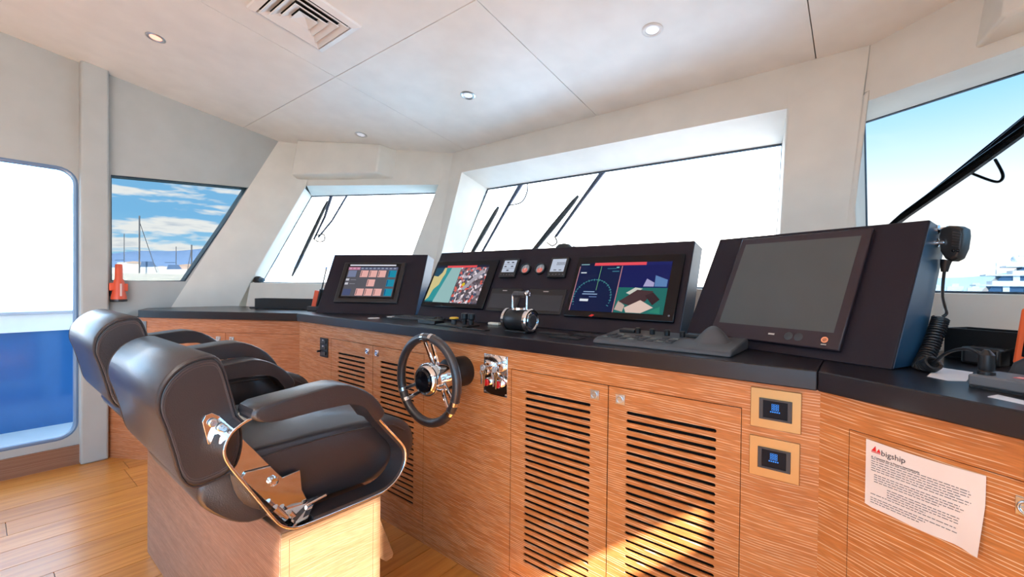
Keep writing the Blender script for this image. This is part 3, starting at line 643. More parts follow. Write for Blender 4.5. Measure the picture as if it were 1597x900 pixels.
# ------------------------------------------------------------------ console display housings
def rframe(o, a, rake):
    a = math.radians(a); r = math.radians(rake); u = Vector((math.cos(a), math.sin(a), 0)); n = Vector((-u.y, u.x, 0))
    v = n*math.sin(r)+Z*math.cos(r); return fr(o, u, v, u.cross(v)), u, n
HF1, u1, n1 = rframe((-2.62, 1.332, .955), 28, 27); HF2, u2, n2 = rframe((-1.864, 1.56, .955), 1.0, 27); HF3, u3, n3 = rframe((-.498, 1.6, .955), -23, 27)
def housing(name, HFo, u, n, x0, x1, label):
    t = thing(name, tuple(Vector(HFo)+u*((x0+x1)/2)), label, 'console')
    T = fr(HFo, u, n, Z); prof = [(0, 0), (.1885, .370), (.300, .349), (.150, 0)]
    b = MB(fr(HFo, n, Z, u)); b.ext(prof, x0, x1); b.build('casing', CONS, t, bev=.0035)
    MB(fr(HFo, n, Z, u)).ext([(.004, .004), (.190, .366), (.295, .346), (.147, .004)], x1, x1+.0015).build('side_panel', CONSIDE, t, smooth=False)  # thin plate added to carry the painted blue reflection
    return t
h1 = housing('display_console', (-2.62, 1.332, .955), u1, n1, 0, .648, 'small leaning dark display console at the port corner of the worktop')
h2 = housing('display_console', (-1.864, 1.56, .955), u2, n2, -.078, 1.353, 'wide leaning dark instrument console in the middle of the worktop')
h3 = housing('display_console', (-.498, 1.6, .955), u3, n3, 0, .602, 'leaning dark display console at the starboard end with one big monitor')
def rects(T, parent, name, lst, c0):
    # flat coloured display areas, one mesh with several emission colours
    mats = []; b = MB(T)
    for i, q in enumerate(lst):
        x0, x1, y0, y1, col = q[:5]
        if col not in mats: mats.append(col)
        c = c0+.00008*(i+1); b.add([(x0, y0, c), (x1, y0, c), (x1, y1, c), (x0, y1, c)], [(0, 1, 2, 3)], mats.index(col))
    o = b.build(name, [G(*m) if len(m) <= 4 else m for m in mats], parent, smooth=False); return o
# monitor A
t = thing('monitor', tuple(HF1 @ Vector((.31, .07, 0))), 'small black framed monitor with pink and teal menu tiles', 'monitor')
MB(HF1).box(.100, .522, .070, .352, 0, .012).build('bezel', BLK, t, bev=.006)
s = MB(HF1).box(.128, .492, .098, .338, .012, .0128).build('screen', BLKG, t, smooth=False)
L_ = [(.142, .478, .111, .316, (88, 88, 96))]
L_ += [(.146, .460, .325, .334, (228, 228, 240)), (.142, .478, .296, .316, (88, 92, 120)), (.142, .222, .296, .316, (190, 120, 150))]
for i in range(12): L_ += [(.147+i*.0275, .163+i*.0275, .302, .311, (215, 170, 190) if i < 3 else (150, 160, 180))]
for i, (r_, cols) in enumerate(((0, (0, 1, 2)), (1, (1,)), (2, (0, 1, 2)))):
    for c_ in cols:
        x_ = .233+c_*.060; y_ = .244-i*.064; L_ += [(x_, x_+.052, y_, y_+.048, (236, 178, 172)), (x_+.005, x_+.009, y_+.005, y_+.043, (60, 50, 60))]
for i in range(3): L_ += [(.424, .474, .244-i*.064, .292-i*.064, (20, 140, 170)), (.427, .432, .248-i*.064, .288-i*.064, (10, 60, 130))]
L_ += [(.150, .205, .244, .290, (120, 130, 160)), (.148, .200, .116, .160, (70, 82, 120)), (.146, .168, .218, .232, (205, 205, 215)), (.146, .168, .190, .204, (205, 205, 215)), (.178, .215, .222, .226, (140, 140, 150)), (.178, .215, .194, .198, (140, 140, 150))]
rects(HF1, s, 'menu_tiles', [q for q in L_], .0129)
# monitor B (chart + busy harbour picture)
def noisepic(name, sc, cols, k=1.0, kind='VORONOI'):
    m = bpy.data.materials.new(name); m.use_nodes = True; nt = m.node_tree; b = nt.nodes['Principled BSDF']; L = nt.links
    g = N(nt, 'ShaderNodeNewGeometry'); v = N(nt, 'ShaderNodeTexVoronoi', i_Scale=sc) if kind == 'VORONOI' else N(nt, 'ShaderNodeTexNoise', i_Scale=sc, i_Detail=5)
    nz = N(nt, 'ShaderNodeTexNoise', i_Scale=sc*.5); L.new(g.outputs['Position'], nz.inputs[0])
    ad = N(nt, 'ShaderNodeVectorMath', operation='MULTIPLY_ADD'); ad.inputs[1].default_value = (.03, .03, .03); L.new(nz.outputs['Color'], ad.inputs[0]); L.new(g.outputs['Position'], ad.inputs[2])
    L.new(ad.outputs[0], v.inputs['Vector'])
    sp = N(nt, 'ShaderNodeSeparateColor'); L.new(v.outputs['Color'], sp.inputs[0])
    n = len(cols); r = ramp(nt, [(i/n, srgb(*c)) for i, c in enumerate(cols)], 'CONSTANT'); L.new(sp.outputs[0], r.inputs[0])
    b.inputs['Base Color'].default_value = (.01, .01, .01, 1); b.inputs['Roughness'].default_value = .12; L.new(r.outputs[0], b.inputs['Emission Color']); b.inputs['Emission Strength'].default_value = k; return m
t = thing('monitor', tuple(HF2 @ Vector((.17, .067, 0))), 'black framed monitor showing a coast chart beside a harbour picture', 'monitor')
MB(HF2).box(-.066, .396, .067, .352, 0, .012).build('bezel', BLKG, t, bev=.004)
s = MB(HF2).box(-.048, .348, .092, .320, .012, .0126).build('screen', BLKG, t, smooth=False)
rects(HF2, s, 'chart_picture', [(-.047, .148, .093, .306, (150, 190, 190)), (-.047, .02, .093, .120, (20, 95, 110)), (-.047, .346, .306, .319, (30, 34, 60)), (.035, .26, .306, .319, (232, 78, 84))], .0127)
MB(HF2).ext([(-.047, .10), (-.025, .12), (-.012, .17), (.02, .20), (.028, .24), (.04, .27), (.035, .306), (-.047, .306)], .0131, .0132).build('chart_land', G(214, 200, 140), s, smooth=False)
MB(HF2).ext([(-.047, .10), (.02, .10), (.075, .306), (.035, .306), (.04, .27), (.028, .24), (.02, .20), (-.012, .17), (-.025, .12)], .0133, .0134).build('chart_shallows', G(45, 150, 155), s, smooth=False)
MB(HF2).ext([(-.047, .255), (-.01, .25), (.012, .275), (.02, .306), (-.047, .306)], .0135, .0136).build('chart_depth_area', G(25, 75, 100), s, smooth=False)
MB(HF2).box(.150, .346, .093, .306, .0127, .0131).build('harbour_picture', noisepic('harbour_mosaic', 70, [(50, 46, 58), (96, 84, 92), (170, 160, 170), (40, 60, 90), (215, 205, 210), (196, 78, 66), (72, 62, 70), (120, 110, 120)]), s, smooth=False)
b = MB(HF2); b.ext([(.20, .175), (.225, .170), (.33, .285), (.30, .29)], .0132, .0133); b.build('quay_street', G(170, 165, 175), s, smooth=False)
MB(HF2).lathe([(.011, .0134), (.001, .0135)], (.208, .203, 0), (0, 0, 1), 14).build('position_mark', G(225, 195, 40), s, smooth=False)
# centre instruments
for x0, x1, nm, ln, lb in ((.433, .534, 'a', 0, 'small square instrument with pale display, left of the two round dials'), (.722, .818, 'b', 1, 'small square instrument with pale display, right of the two round dials')):
    t = thing('instrument_display', tuple(HF2 @ Vector(((x0+x1)/2, .247, 0))), lb, 'instrument', 'square instruments on the console')
    MB(HF2).box(x0, x1, .246, .351, 0, .017).build('casing', BLK, t, bev=.004)
    s = rects(HF2, t, 'screen', [(x0+.011, x1-.011, .273, .340, (190, 200, 218)), ], .0171)
    b = MB(HF2)
    if ln: 
        for i in range(5): b.ringext([(x0+.040+i*.009, .308), (x0+.046+i*.009, .308), (x0+.046+i*.009, .322), (x0+.040+i*.009, .322)], [(x0+.0415+i*.009, .3095), (x0+.0445+i*.009, .3095), (x0+.0445+i*.009, .3205), (x0+.0415+i*.009, .3205)], .0173, .0175)
        b.box(x0+.03, x0+.045, .280, .284, .0173, .0175).box(x0+.058, x0+.072, .280, .284, .0173, .0175)
    else:
        for px_, pz_ in ((.03, .325), (.06, .325), (.02, .302), (.062, .302), (.04, .280)): b.box(x0+px_, x0+px_+.014, pz_, pz_+.006, .0173, .0175)
        b.box(x0+.013, x1-.013, .317, .318, .0173, .0175); b.box(x0+.013, x1-.013, .294, .295, .0173, .0175)
    b.build('digits', INK, s, smooth=False)
    for i in range(5): MB(HF2).cyl((x0+.014+i*.018, .259, .017), (0, 0, 1), .0028, .0012, 8).build('button', GREY, t)
for gx, lb in ((.581, 'round gauge with red and white face, left one of the pair'), (.668, 'round gauge with red and white face, right one of the pair')):
    t = thing('gauge', tuple(HF2 @ Vector((gx, .265, 0))), lb, 'gauge', 'round gauges on the console')
    MB(HF2).lathe([(.030, 0), (.030, .012), (.027, .015), (.024, .013), (.024, .008), (.001, .008)], (gx, .295, 0), (0, 0, 1), 28).build('bezel', BLK, t)
    f_ = MB(HF2).lathe([(.0236, .0082), (.001, .0084)], (gx, .295, 0), (0, 0, 1), 24).build('dial', pm('dial_face', (.34, .33, .34), .4), t)
    MB(HF2).ext([(gx+.015*math.cos(a), .287+.013*math.sin(a)) for a in [2*PI*i/14 for i in range(14)]], .0088, .0092).build('red_sector', G(222, 120, 108, .8), f_, smooth=False)
    MB(HF2).box(gx-.001, gx+.001, .287, .314, .0094, .0100).build('needle', WHT, f_, smooth=False)
for x0, x1, lb in ((.412, .598, 'blank dark flush panel below the left square instrument'), (.645, .846, 'blank dark flush panel below the right square instrument')):
    t = thing('pilot_panel', tuple(HF2 @ Vector(((x0+x1)/2, .065, 0))), lb, 'instrument panel', 'flush dark panels on the console')
    MB(HF2).box(x0, x1, .065, .189, 0, .006).build('frame', BLK, t, bev=.003)
    MB(HF2).box(x0+.012, x1-.012, .080, .158, .006, .0072).build('screen', pm('dull_screen', (.03, .033, .042), .3), t, bev=.001)
    MB(HF2).box((x0+x1)/2-.022, (x0+x1)/2+.006, .174, .178, .006, .0065).build('maker_mark', STEEL, t, smooth=False)
t = thing('indicator_lamp', tuple(HF2 @ Vector((.632, .155, 0))), 'tiny chrome ringed indicator between the flush panels', 'indicator')
MB(HF2).lathe([(.013, 0), (.013, .006), (.010, .008), (.009, .004), (.001, .004)], (.632, .168, 0), (0, 0, 1), 18).build('ring', CHROME, t)
# monitor C (radar + camera picture)
t = thing('monitor', tuple(HF2 @ Vector((1.1, .06, 0))), 'black framed monitor showing a dark blue radar beside a deck camera picture', 'monitor')
MB(HF2).box(.864, 1.330, .060, .352, 0, .012).build('bezel', BLKG, t, bev=.004)
s = MB(HF2).box(.884, 1.288, .086, .318, .012, .0126).build('screen', BLKG, t, smooth=False)
NV = (6, 24, 66)
rects(HF2, s, 'radar_picture', [(.885, 1.086, .088, .304, NV), (.885, .955, .304, .316, (10, 20, 50)), (.955, 1.185, .303, .317, (236, 78, 90)), (.885, .888, .088, .30, (215, 150, 160)), (1.083, 1.086, .088, .30, (215, 150, 160)), (.898, .925, .266, .271, (225, 235, 240)), (.989, .991, .185, .300, (120, 190, 130)), (.890, .93, .307, .311, (150, 200, 200)), (1.06, 1.072, .29, .296, (120, 200, 200)), (.933, .985, .175, .179, (150, 180, 215)), (.93, 1.00, .164, .168, (150, 180, 215)), (.965, 1.0, .152, .155, (110, 140, 190)), (.925, .965, .132, .143, (225, 232, 240)), (1.02, 1.06, .286, .289, (60, 130, 150)), (1.045, 1.075, .272, .276, (60, 130, 150))], .0127)
b = MB(HF2); cx_, cz_ = .978, .148
for i in range(28):
    a = -.25*PI/2+PI*1.25*i/27; r0, r1 = (.083, .088) if i % 2 else (.080, .090)
    b.add([(cx_+r*math.cos(a+s_*.012), cz_+r*math.sin(a+s_*.012), .0141) for r, s_ in ((r0, -1), (r1, -1), (r1, 1), (r0, 1))], [(0, 1, 2, 3)])
b.tube([(cx_+.0865*math.cos(-.2+PI*1.15*i/30), cz_+.0865*math.sin(-.2+PI*1.15*i/30), .0140) for i in range(31)], .0005, 4)
b.build('radar_ring', G(80, 170, 175), s, smooth=False)
rects(HF2, s, 'camera_picture', [(1.088, 1.287, .088, .317, (10, 22, 88)), (1.088, 1.287, .088, .200, (26, 105, 100)), (1.185, 1.287, .303, .316, (16, 30, 100))], .0128)
for poly, col, nm in (([(1.10, .135), (1.17, .19), (1.235, .185), (1.21, .14), (1.15, .12)], (70, 48, 52), 'deck'), ([(1.13, .11), (1.19, .145), (1.245, .115), (1.20, .09), (1.14, .09)], (222, 196, 184), 'foredeck'),
                      ([(1.235, .205), (1.232, .255), (1.282, .235), (1.282, .205)], (90, 130, 180), 'tower'), ([(1.19, .205), (1.20, .24), (1.232, .222), (1.232, .205)], (170, 165, 205), 'quay'), ([(1.09, .10), (1.10, .14), (1.13, .12), (1.125, .092)], (190, 170, 160), 'rail'),
                      ([(1.125, .175), (1.16, .20), (1.19, .195), (1.15, .165)], (205, 205, 195), 'bow'), ([(1.205, .165), (1.235, .18), (1.265, .15), (1.24, .125)], (52, 34, 40), 'hatch'), ([(1.225, .095), (1.27, .12), (1.275, .09)], (35, 130, 110), 'deck_edge')):
    MB(HF2).ext(poly, .0136, .0137+len(nm)*.00004).build('camera_'+nm, G(*col), s, smooth=False)
MB(HF2).lathe([(.004, .0122), (.001, .0124)], (1.309, .086, 0), (0, 0, 1), 12).build('power_mark', GREY, t)
MB(HF2).ext([(.985, .066), (.998, .064), (1.010, .072), (.997, .075)], .012, .0124).build('red_sticker', RED, t, smooth=False)
# monitor D (switched off)
t = thing('monitor', tuple(HF3 @ Vector((.30, .02, 0))), 'large switched-off monitor with grey screen and orange power ring', 'monitor')
MB(HF3).box(.106, .492, .026, .396, 0, .016).build('bezel', pm('bezel_brown_black', (.028, .018, .026), .14), t, bev=.003)
MB(HF3).box(.128, .469, .074, .372, .016, .0166).build('screen', SCREENG, t, smooth=False)
MB(HF3).lathe([(.0085, .016), (.0085, .0168), (.006, .0168), (.006, .016)], (.452, .052, 0), (0, 0, 1), 20).build('power_ring', G(240, 150, 110, .9), t)
MB(HF3).lathe([(.012, .016), (.011, .0166), (.001, .0167)], (.385, .052, 0), (0, 0, 1), 20).lathe([(.012, .016), (.011, .0166), (.001, .0167)], (.358, .052, 0), (0, 0, 1), 20).build('touch_key', DKG, t)
MB(HF3).box(.300, .318, .050, .055, .016, .0165).box(.446, .459, .037, .0395, .016, .0165).build('maker_mark', STEEL, t, smooth=False)
# dome on top of the middle console
T = HF2 @ Matrix.Translation((.735, .413, -.05))
t = thing('dome_camera', tuple(T @ Vector((0, 0, 0))), 'small black dome unit standing on top of the middle console', 'camera')
MB().lathe([(.045, 0), (.045, .012), (.040, .03), (.028, .042), (.001, .047)], tuple(T @ Vector((0, 0, 0)))).build('dome', BLK, t)
MB().lathe([(.012, 0), (.012, .03), (.001, .034)], tuple(T @ Vector((.055, -.002, 0)))).build('side_lens', BLKG, t)
# ------------------------------------------------------------------ steering wheel
wc = Vector((-1.240, 1.05, .792))
t = thing('steering_wheel', (-1.215, 1.245, .735), 'small black leather steering wheel with chrome spokes on the console front', 'steering wheel')
MB().lathe([(.060, 0), (.060, .085), (.055, .095), (.03, .10)], (-1.252, 1.2492, .795), (0, -1, 0), 32).build('column_drum', BLK, t)
MB().lathe([(.042, 0), (.045, .03), (.052, .06), (.054, .085), (.056, .10)], (-1.238, 1.165, .793), (0, -1, 0), 28).build('boss', CHROME, t)
R_ = .155
MB().tube([wc+Vector((math.cos(a)*R_, 0, math.sin(a)*R_)) for a in [2*PI*i/64 for i in range(64)]], .0165, 12, closed=True).build('rim', LEATH, t)
MB().lathe([(.060, .02), (.063, 0), (.060, -.014), (.050, -.024), (.043, -.022), (.042, -.018)], tuple(wc+Vector((0, .004, 0))), (0, 1, 0), 40).build('hub', CHROME, t)
MB().lathe([(.0415, 0), (.0415, .012), (.036, .017), (.001, .019)], tuple(wc+Vector((0, -.010, 0))), (0, -1, 0), 36).build('hub_cap', BLKG, t)
for a in (90, 210, 330):
    a = math.radians(a); dv = Vector((math.cos(a), 0, math.sin(a))); pv = Vector((-math.sin(a), 0, math.cos(a)))
    for sgn in (-1, 1):
        p0 = wc+dv*.046+pv*sgn*.013+Vector((0, .040, 0)); p2 = wc+dv*(R_-.008)+pv*sgn*.021; p1 = p0.lerp(p2, .5)
        b = MB(); dd_ = Vector((0, 1, 0))
        V = []
        for p_ in (p0, p1, p2):
            for s1, s2 in ((-1, -1), (1, -1), (1, 1), (-1, 1)): V.append(p_+pv*s1*.0072+dd_*s2*.0048)
        b.add(V, [(0, 1, 2, 3), (8, 11, 10, 9)]+[(r*4+i, r*4+(i+1) % 4, r*4+4+(i+1) % 4, r*4+4+i) for r in range(2) for i in range(4)]).build('spoke', CHROME, t, bev=.0025)
        g0 = a+sgn*.021/R_
        MB().tube([wc+Vector((math.cos(q), 0, math.sin(q)))*R_ for q in (g0-.045, g0-.02, g0+.02, g0+.045)], .0178, 14).build('rim_band', CHROME, t)
# ------------------------------------------------------------------ throttle
tc_ = Vector((-1.075, 1.385, 1.004)); t = thing('throttle', (-1.075, 1.385, .955), 'black and chrome throttle lever unit with barrel base', 'throttle')
ax = Vector((1, -.06, 0)).normalized(); ay = Vector((-ax.y, ax.x, 0))
MB().box(-1.125, -1.02, 1.35, 1.42, .955, .963).build('foot_plate', BLK, t, bev=.002)
MB().lathe([(.040, -.050), (.043, -.045), (.043, .050), (.040, .055)], tuple(tc_), tuple(ax), 36).build('barrel', BLK, t)
for s_, nm in ((-1, 0), (1, 1)):
    c0 = tc_+ax*s_*.050
    b = MB().lathe([(.047, 0), (.047, .012), (.043, .017), (.037, .017), (.036, .012), (.028, .013), (.027, .017), (.001, .018)] if s_ > 0 else [(.047, 0), (.047, .012), (.040, .017), (.001, .017)], tuple(c0), tuple(ax*s_), 36)
    b.build('end_ring', CHROME, t)
MB().lathe([(.0265, .0175), (.022, .021), (.001, .021)], tuple(tc_+ax*.050), tuple(ax), 30).build('end_dial', DKG, t)
MB().ext([(-.042, -.028), (.042, -.028), (.042, .028), (-.042, .028)], 0, .008).T
b = MB(fr(tuple(tc_+Z*.041), ax, ay, Z)); b.lathe([(.034, 0), (.032, .008), (.001, .012)]); b.build('top_cap', CHROME, t)
for s_ in (-1, 1):
    e0 = tc_+ax*s_*.038
    MB().tube([e0+Z*.036, e0+Z*.06, e0+Z*.094, e0+Z*.104-ax*s_*.004, e0+Z*.108-ax*s_*.012], [.0055, .005, .005, .0055, .0065], 10).build('lever_arm', CHROME, t)
MB().cyl(tuple(tc_-ax*.030+Z*.102), tuple(ax), .012, .029, 20).build('grip', LEATH, t); MB().cyl(tuple(tc_+ax*.001+Z*.102), tuple(ax), .012, .029, 20).build('grip', LEATH, t)
MB().lathe([(.011, 0), (.011, .008), (.007, .009), (.006, .005)], tuple(tc_+ax*.042+Z*.104), tuple(ax), 20).build('trim_button', CHROME, t)
# ------------------------------------------------------------------ loose and fitted gear on the worktop
ZT = .9552
def P3(x, y, z=ZT): return pz(x, y, z)
def onw(name, mb, mat, label, cat, group=None, bev=0): return tag(mb.build(name, mat, None, bev=bev), label, cat, group)
# keyboards near the port end
def keyboard(px0, px1, ang, lb, nx=14, ny=4, w=.30, h=.11):
    p = P3(*px0); u = Vector((math.cos(ang), math.sin(ang), 0)); n = Vector((-u.y, u.x, 0)); T = fr(tuple(p), u, n, Z)
    t = thing('keyboard', tuple(p), lb, 'keyboard', 'keyboards on the worktop')
    MB(T).box(-w/2, w/2, -h/2, h/2, 0, .010).build('base', DKG, t, bev=.003)
    for j in range(ny):
        for i in range(nx):
            kw = (w-.02)/nx; kh = (h-.02)/ny; x0 = -w/2+.01+i*kw; y0 = -h/2+.01+j*kh
            MB(T).box(x0+.001, x0+kw-.001, y0+.001, y0+kh-.001, .010, .016).build('key', DKG, t, smooth=False)
keyboard((652, 498), 0, .18, 'low black keyboard between the round discs and the yellow knob, nearer one', 14, 4, .28, .10)
keyboard((688, 494.5), 0, .05, 'low black keyboard at the foot of the chart monitor, farther one', 14, 4, .26, .09)
for (x_, y_), lb in (((583, 496.5), 'flat white round disc on the worktop, nearer of two'), ((612, 494.2), 'flat white round disc on the worktop, farther of two')):
    p = P3(x_, y_); onw('round_disc', MB().lathe([(.030, 0), (.030, .002), (.026, .003), (.012, .0025), (.001, .0025)], tuple(p)), pm('pale_disc', (.75, .72, .68), .35), lb, 'disc', 'white discs on the worktop')
# small control box
p = P3(672, 504.5); onw('control_box', MB(fr(tuple(p), (1, 0, 0), (0, 1, 0), Z)).box(-.06, .06, -.03, .03, 0, .018), BLK, 'flat black box on the worktop just above the steering wheel', 'box', bev=.002)
p = P3(714, 508.5); t = thing('joystick_panel', tuple(p), 'black base plate with yellow capped knob and two black knobs', 'control panel')
T = fr(tuple(p), (1, 0, 0), (0, 1, 0), Z)
MB(T).box(-.085, .085, -.055, .055, 0, .008).build('base_plate', BLK, t, bev=.002)
MB(T).lathe([(.012, .008), (.012, .026), (.016, .028)], (-.035, .01, 0), (0, 0, 1), 20).build('knob_stem', DKG, t)
MB(T).lathe([(.014, .028), (.021, .030), (.021, .036), (.015, .038), (.001, .039)], (-.035, .01, 0), (0, 0, 1), 24).build('yellow_cap', YEL, t)
for dx_ in (.022, .065): MB(T).lathe([(.010, .008), (.012, .03), (.016, .034), (.016, .056), (.013, .058), (.001, .058)], (dx_, .02, 0), (0, 0, 1), 20).build('knob', BLK, t)
p = P3(771, 506.8); onw('switch_strip', MB(fr(tuple(p), (.99, .1, 0), (-.1, .99, 0), Z)).box(-.03, .03, -.012, .012, 0, .012), pm('cream_plastic', (.70, .66, .56), .4), 'small cream plastic block on the worktop beside the throttle barrel', 'block', bev=.003)
# flush pads right of the throttle
for a_, b_, w_, h_, lb in (((868, 521), 0, .15, .055, 'small flat black button pad right of the throttle'), ((884, 527), 0, .12, .06, 'flat black pad at the worktop edge right of the throttle'), ((930, 524), 0, .25, .10, 'flat wide black pad between the throttle and the radar keypad'), ((738, 514), 0, .16, .03, 'narrow black label plate left of the throttle')):
    p = P3(*a_); T = fr(tuple(p), (1, 0, 0), (0, 1, 0), Z); t = thing('button_pad', tuple(p), lb, 'button pad')
    MB(T).box(-w_/2, w_/2, -h_/2, h_/2, 0, .004).build('pad', BLK, t, bev=.001)
    b = MB(T)
    for q in range(5): b.box(-w_*.32+q*w_*.14, -w_*.24+q*w_*.14, -h_*.1, h_*.1, .004, .0046)
    b.build('pad_marks', GREY, t, smooth=False)
# radar keypad with palm mound
t = thing('radar_keypad', (-.50, 1.44, .955), 'low grey radar keypad with rows of keys and a rounded palm mound', 'keypad')
p0 = P3(924, 535); p1 = P3(1127, 557); u = (p1-p0).normalized(); n = Vector((-u.y, u.x, 0)); Wd = (p1-p0).length; T = fr(tuple(p0), u, n, Z)
MB(fr(tuple(p0), n, Z, u)).ext([(0, 0), (.004, .012), (.02, .018), (.20, .034), (.215, .030), (.215, 0)], 0, Wd+.02).build('body', pm('keypad_grey', (.075, .08, .09), .5), t, bev=.004)
sl_ = math.atan2(.016, .18); TK = T @ Matrix.Translation((0, .02, .0185)) @ Matrix.Rotation(sl_, 4, 'X')
for i in range(8):
    for j in range(3):
        if (i in (2, 5) and j == 2): continue
        x0 = .02+i*.030; MB(TK).box(x0, x0+.020, .012+j*.028, .026+j*.028, 0, .003).build('key', DKG if (i+j) % 3 else pm('key_pale', (.16, .165, .15), .5), t, bev=.0008)
for i in range(4): MB(TK).lathe([(.009, 0), (.009, .016), (.007, .018), (.001, .018)], (.095+i*.050, .125, 0), (0, 0, 1), 14).build('rotary_knob', BLK, t)
MB(TK).box(.03, .085, .115, .15, 0, .010).build('trackball_rest', BLK, t, bev=.002); MB(TK).box(.255, .305, .120, .15, 0, .010).build('trackball_rest', BLK, t, bev=.002)
mc = P3(1112, 545); b = MB(); V = []; Fm = []; nr, ns = 10, 28
for i in range(nr+1):
    f = i/nr; hgt = .056*(.5+.5*math.cos(PI*f))**.9+.016
    for k in range(ns):
        a = 2*PI*k/ns; V.append(mc+u*(math.cos(a)*.070*f)+n*(math.sin(a)*.085*f)+Z*hgt)
Fm = [(i*ns+k, i*ns+(k+1) % ns, (i+1)*ns+(k+1) % ns, (i+1)*ns+k) for i in range(nr) for k in range(ns)]
b.add(V, Fm); b.build('palm_mound', pm('mound_grey', (.085, .085, .09), .5), t)
# port tray and handheld radio
TLc = fr(tuple(P3(397, 481)), UL, NL, Z)
t = thing('tray', tuple(P3(445, 481)), 'long black open tray against the port front wall', 'tray')
def tray(T, w, dpt, h, t):
    b = MB(T); b.box(0, w, 0, dpt, 0, .006)
    b.box(0, w, 0, .006, .006, h); b.box(0, w, dpt-.006, dpt, .006, h); b.box(0, .006, .006, dpt-.006, .006, h); b.box(w-.006, w, .006, dpt-.006, .006, h)
    b.build('tray_body', BLK, t, bev=.001)
tray(TLc, .62, .09, .070, t); MB(TLc).box(-.04, 0, .0, .09, 0, .008).build('tray_lip', BLK, t)
p = P3(494, 485); p.x -= .03; t = thing('handheld_radio', tuple(p), 'orange and black handheld radio with antenna behind the small port console', 'radio')
T = fr(tuple(p), UL, NL, Z)
MB(T).box(-.035, .035, -.03, .03, 0, .03).build('charger', DKG, t, bev=.004)
MB(T @ Matrix.Rotation(.22, 4, 'Y')).box(-.02, .012, -.018, .018, .01, .135).build('body', ORRED, t, bev=.005)
MB(T @ Matrix.Rotation(.22, 4, 'Y')).box(.012, .024, -.018, .018, .03, .15).build('battery', BLK, t, bev=.003)
MB(T @ Matrix.Rotation(.22, 4, 'Y')).tube([(.018, 0, .15), (.018, 0, .30)], .0045, 8).build('antenna', BLK, t)
# spot camera in the corner of window 2
p = fp('L', -2.40, 1.155, .05); t = thing('spot_camera', tuple(p), 'small dark swivel camera in the lower corner of the port front window', 'camera')
MB().lathe([(.025, -.02), (.03, 0), (.028, .025), (.02, .035)], tuple(p), (1, .3, 0), 18).build('camera_body', BLK, t); MB().lathe([(.018, .03), (.02, .05), (.012, .075), (.001, .078)], tuple(p), (1, .3, 0), 18).build('snout', pm('blue_grey', (.08, .14, .2), .3), t)
MB().tube([tuple(p), tuple(p+Vector((-.03, .0, -.025)))], .008, 8).build('stalk', BLK, t)
# orange torch on its clip at the port post
p = Vector((-3.745, .598, 1.003)); t = thing('torch', tuple(p), 'orange-red torch with black rim held in a wall clip by the port window', 'torch')
MB().lathe([(.040, .014), (.040, .03), (.032, .07), (.030, .12), (.020, .15), (.019, .235), (.016, .242), (.001, .243)], tuple(p), (0, 0, 1), 24).build('body', ORRED, t)
MB().lathe([(.036, 0), (.043, .002), (.043, .016), (.001, .016)], tuple(p), (0, 0, 1), 24).build('lens_rim', BLK, t)
MB().box(-3.785, -3.755, .556, .585, 1.04, 1.115).build('wall_clip', BLK, t, bev=.003)
MB().box(-3.76, -3.73, .55, .578, 1.075, 1.125).box(-3.762, -3.728, .62, .642, 1.07, 1.12).build('clip_ear', ORRED, t, bev=.005)
MB().box(-3.706, -3.7045, .597, .607, 1.04, 1.12).build('sticker', pm('sticker_pale', (.85, .6, .55), .5), t, smooth=False)
MB().cyl((-3.745, .598, 1.243), (0, 0, 1), .004, .014, 8).build('ring_post', STEEL, t)
# ---- starboard wing gear
nr3 = tuple(NR)
def vr(x, y, c): return pl(x, y, nr3, c)
# fist microphone on hooks at the console side
c_m = 1.43
mt = thing('fist_microphone', tuple(vr(1472, 430, c_m)), 'black fist microphone hung on the side of the starboard console with coiled cable', 'microphone')
q = [(1465, 368), (1468, 356), (1480, 352), (1494, 352.5), (1503, 357), (1504, 368), (1501, 388), (1494, 403), (1484, 408), (1475, 404), (1467, 392)]
front = [vr(x, y, c_m-.012) for x, y in q]; dvec = NR*.030
b = MB(); n_ = len(q); cen = sum(front, Vector())/n_
b.add([cen+(v-cen)*.88-NR*.006 for v in front]+front+[v+dvec for v in front], [tuple(range(n_))]+[(i, (i+1) % n_, n_+(i+1) % n_, n_+i) for i in range(n_)]+[(n_+i, n_+(i+1) % n_, 2*n_+(i+1) % n_, 2*n_+i) for i in range(n_)]+[tuple(range(2*n_, 3*n_))[::-1]])
b.build('microphone_body', BLK, mt, bev=.002)
for i in range(6):
    a_ = vr(1486-i*.3, 362+i*4.2, c_m-.020); b_ = vr(1499-i*.6, 364+i*4.2, c_m-.020); MB().tube([a_, b_], .0012, 6).build('grille_rib', DKG, mt)
for x_, y_ in ((1487, 391), (1494, 391)): MB().ball(tuple(vr(x_, y_, c_m-.018)), .004).build('button', BLKG, mt)
MB().tube([vr(1476, 405, c_m), vr(1474, 413, c_m), vr(1473, 424, c_m)], [.012, .010, .007], 10).build('strain_relief', BLK, mt)
ptsA = [(1473, 422, 1.43), (1471, 440, 1.42), (1470, 462, 1.41), (1474, 480, 1.40), (1476, 489, 1.39), (1470, 494, 1.385)]
def smooth_path(P, n=8):
    out = []
    for i in range(len(P)-1):
        p0 = P[max(i-1, 0)]; p1 = P[i]; p2 = P[i+1]; p3 = P[min(i+2, len(P)-1)]
        for k in range(n):
            t_ = k/n; out.append(.5*((2*p1)+(p2-p0)*t_+(2*p0-5*p1+4*p2-p3)*t_*t_+(3*p1-p0-3*p2+p3)*t_**3))
    out.append(P[-1]); return out
MB().tube(smooth_path([vr(*k) for k in ptsA]), .0035, 8).build('cord', BLK, mt)
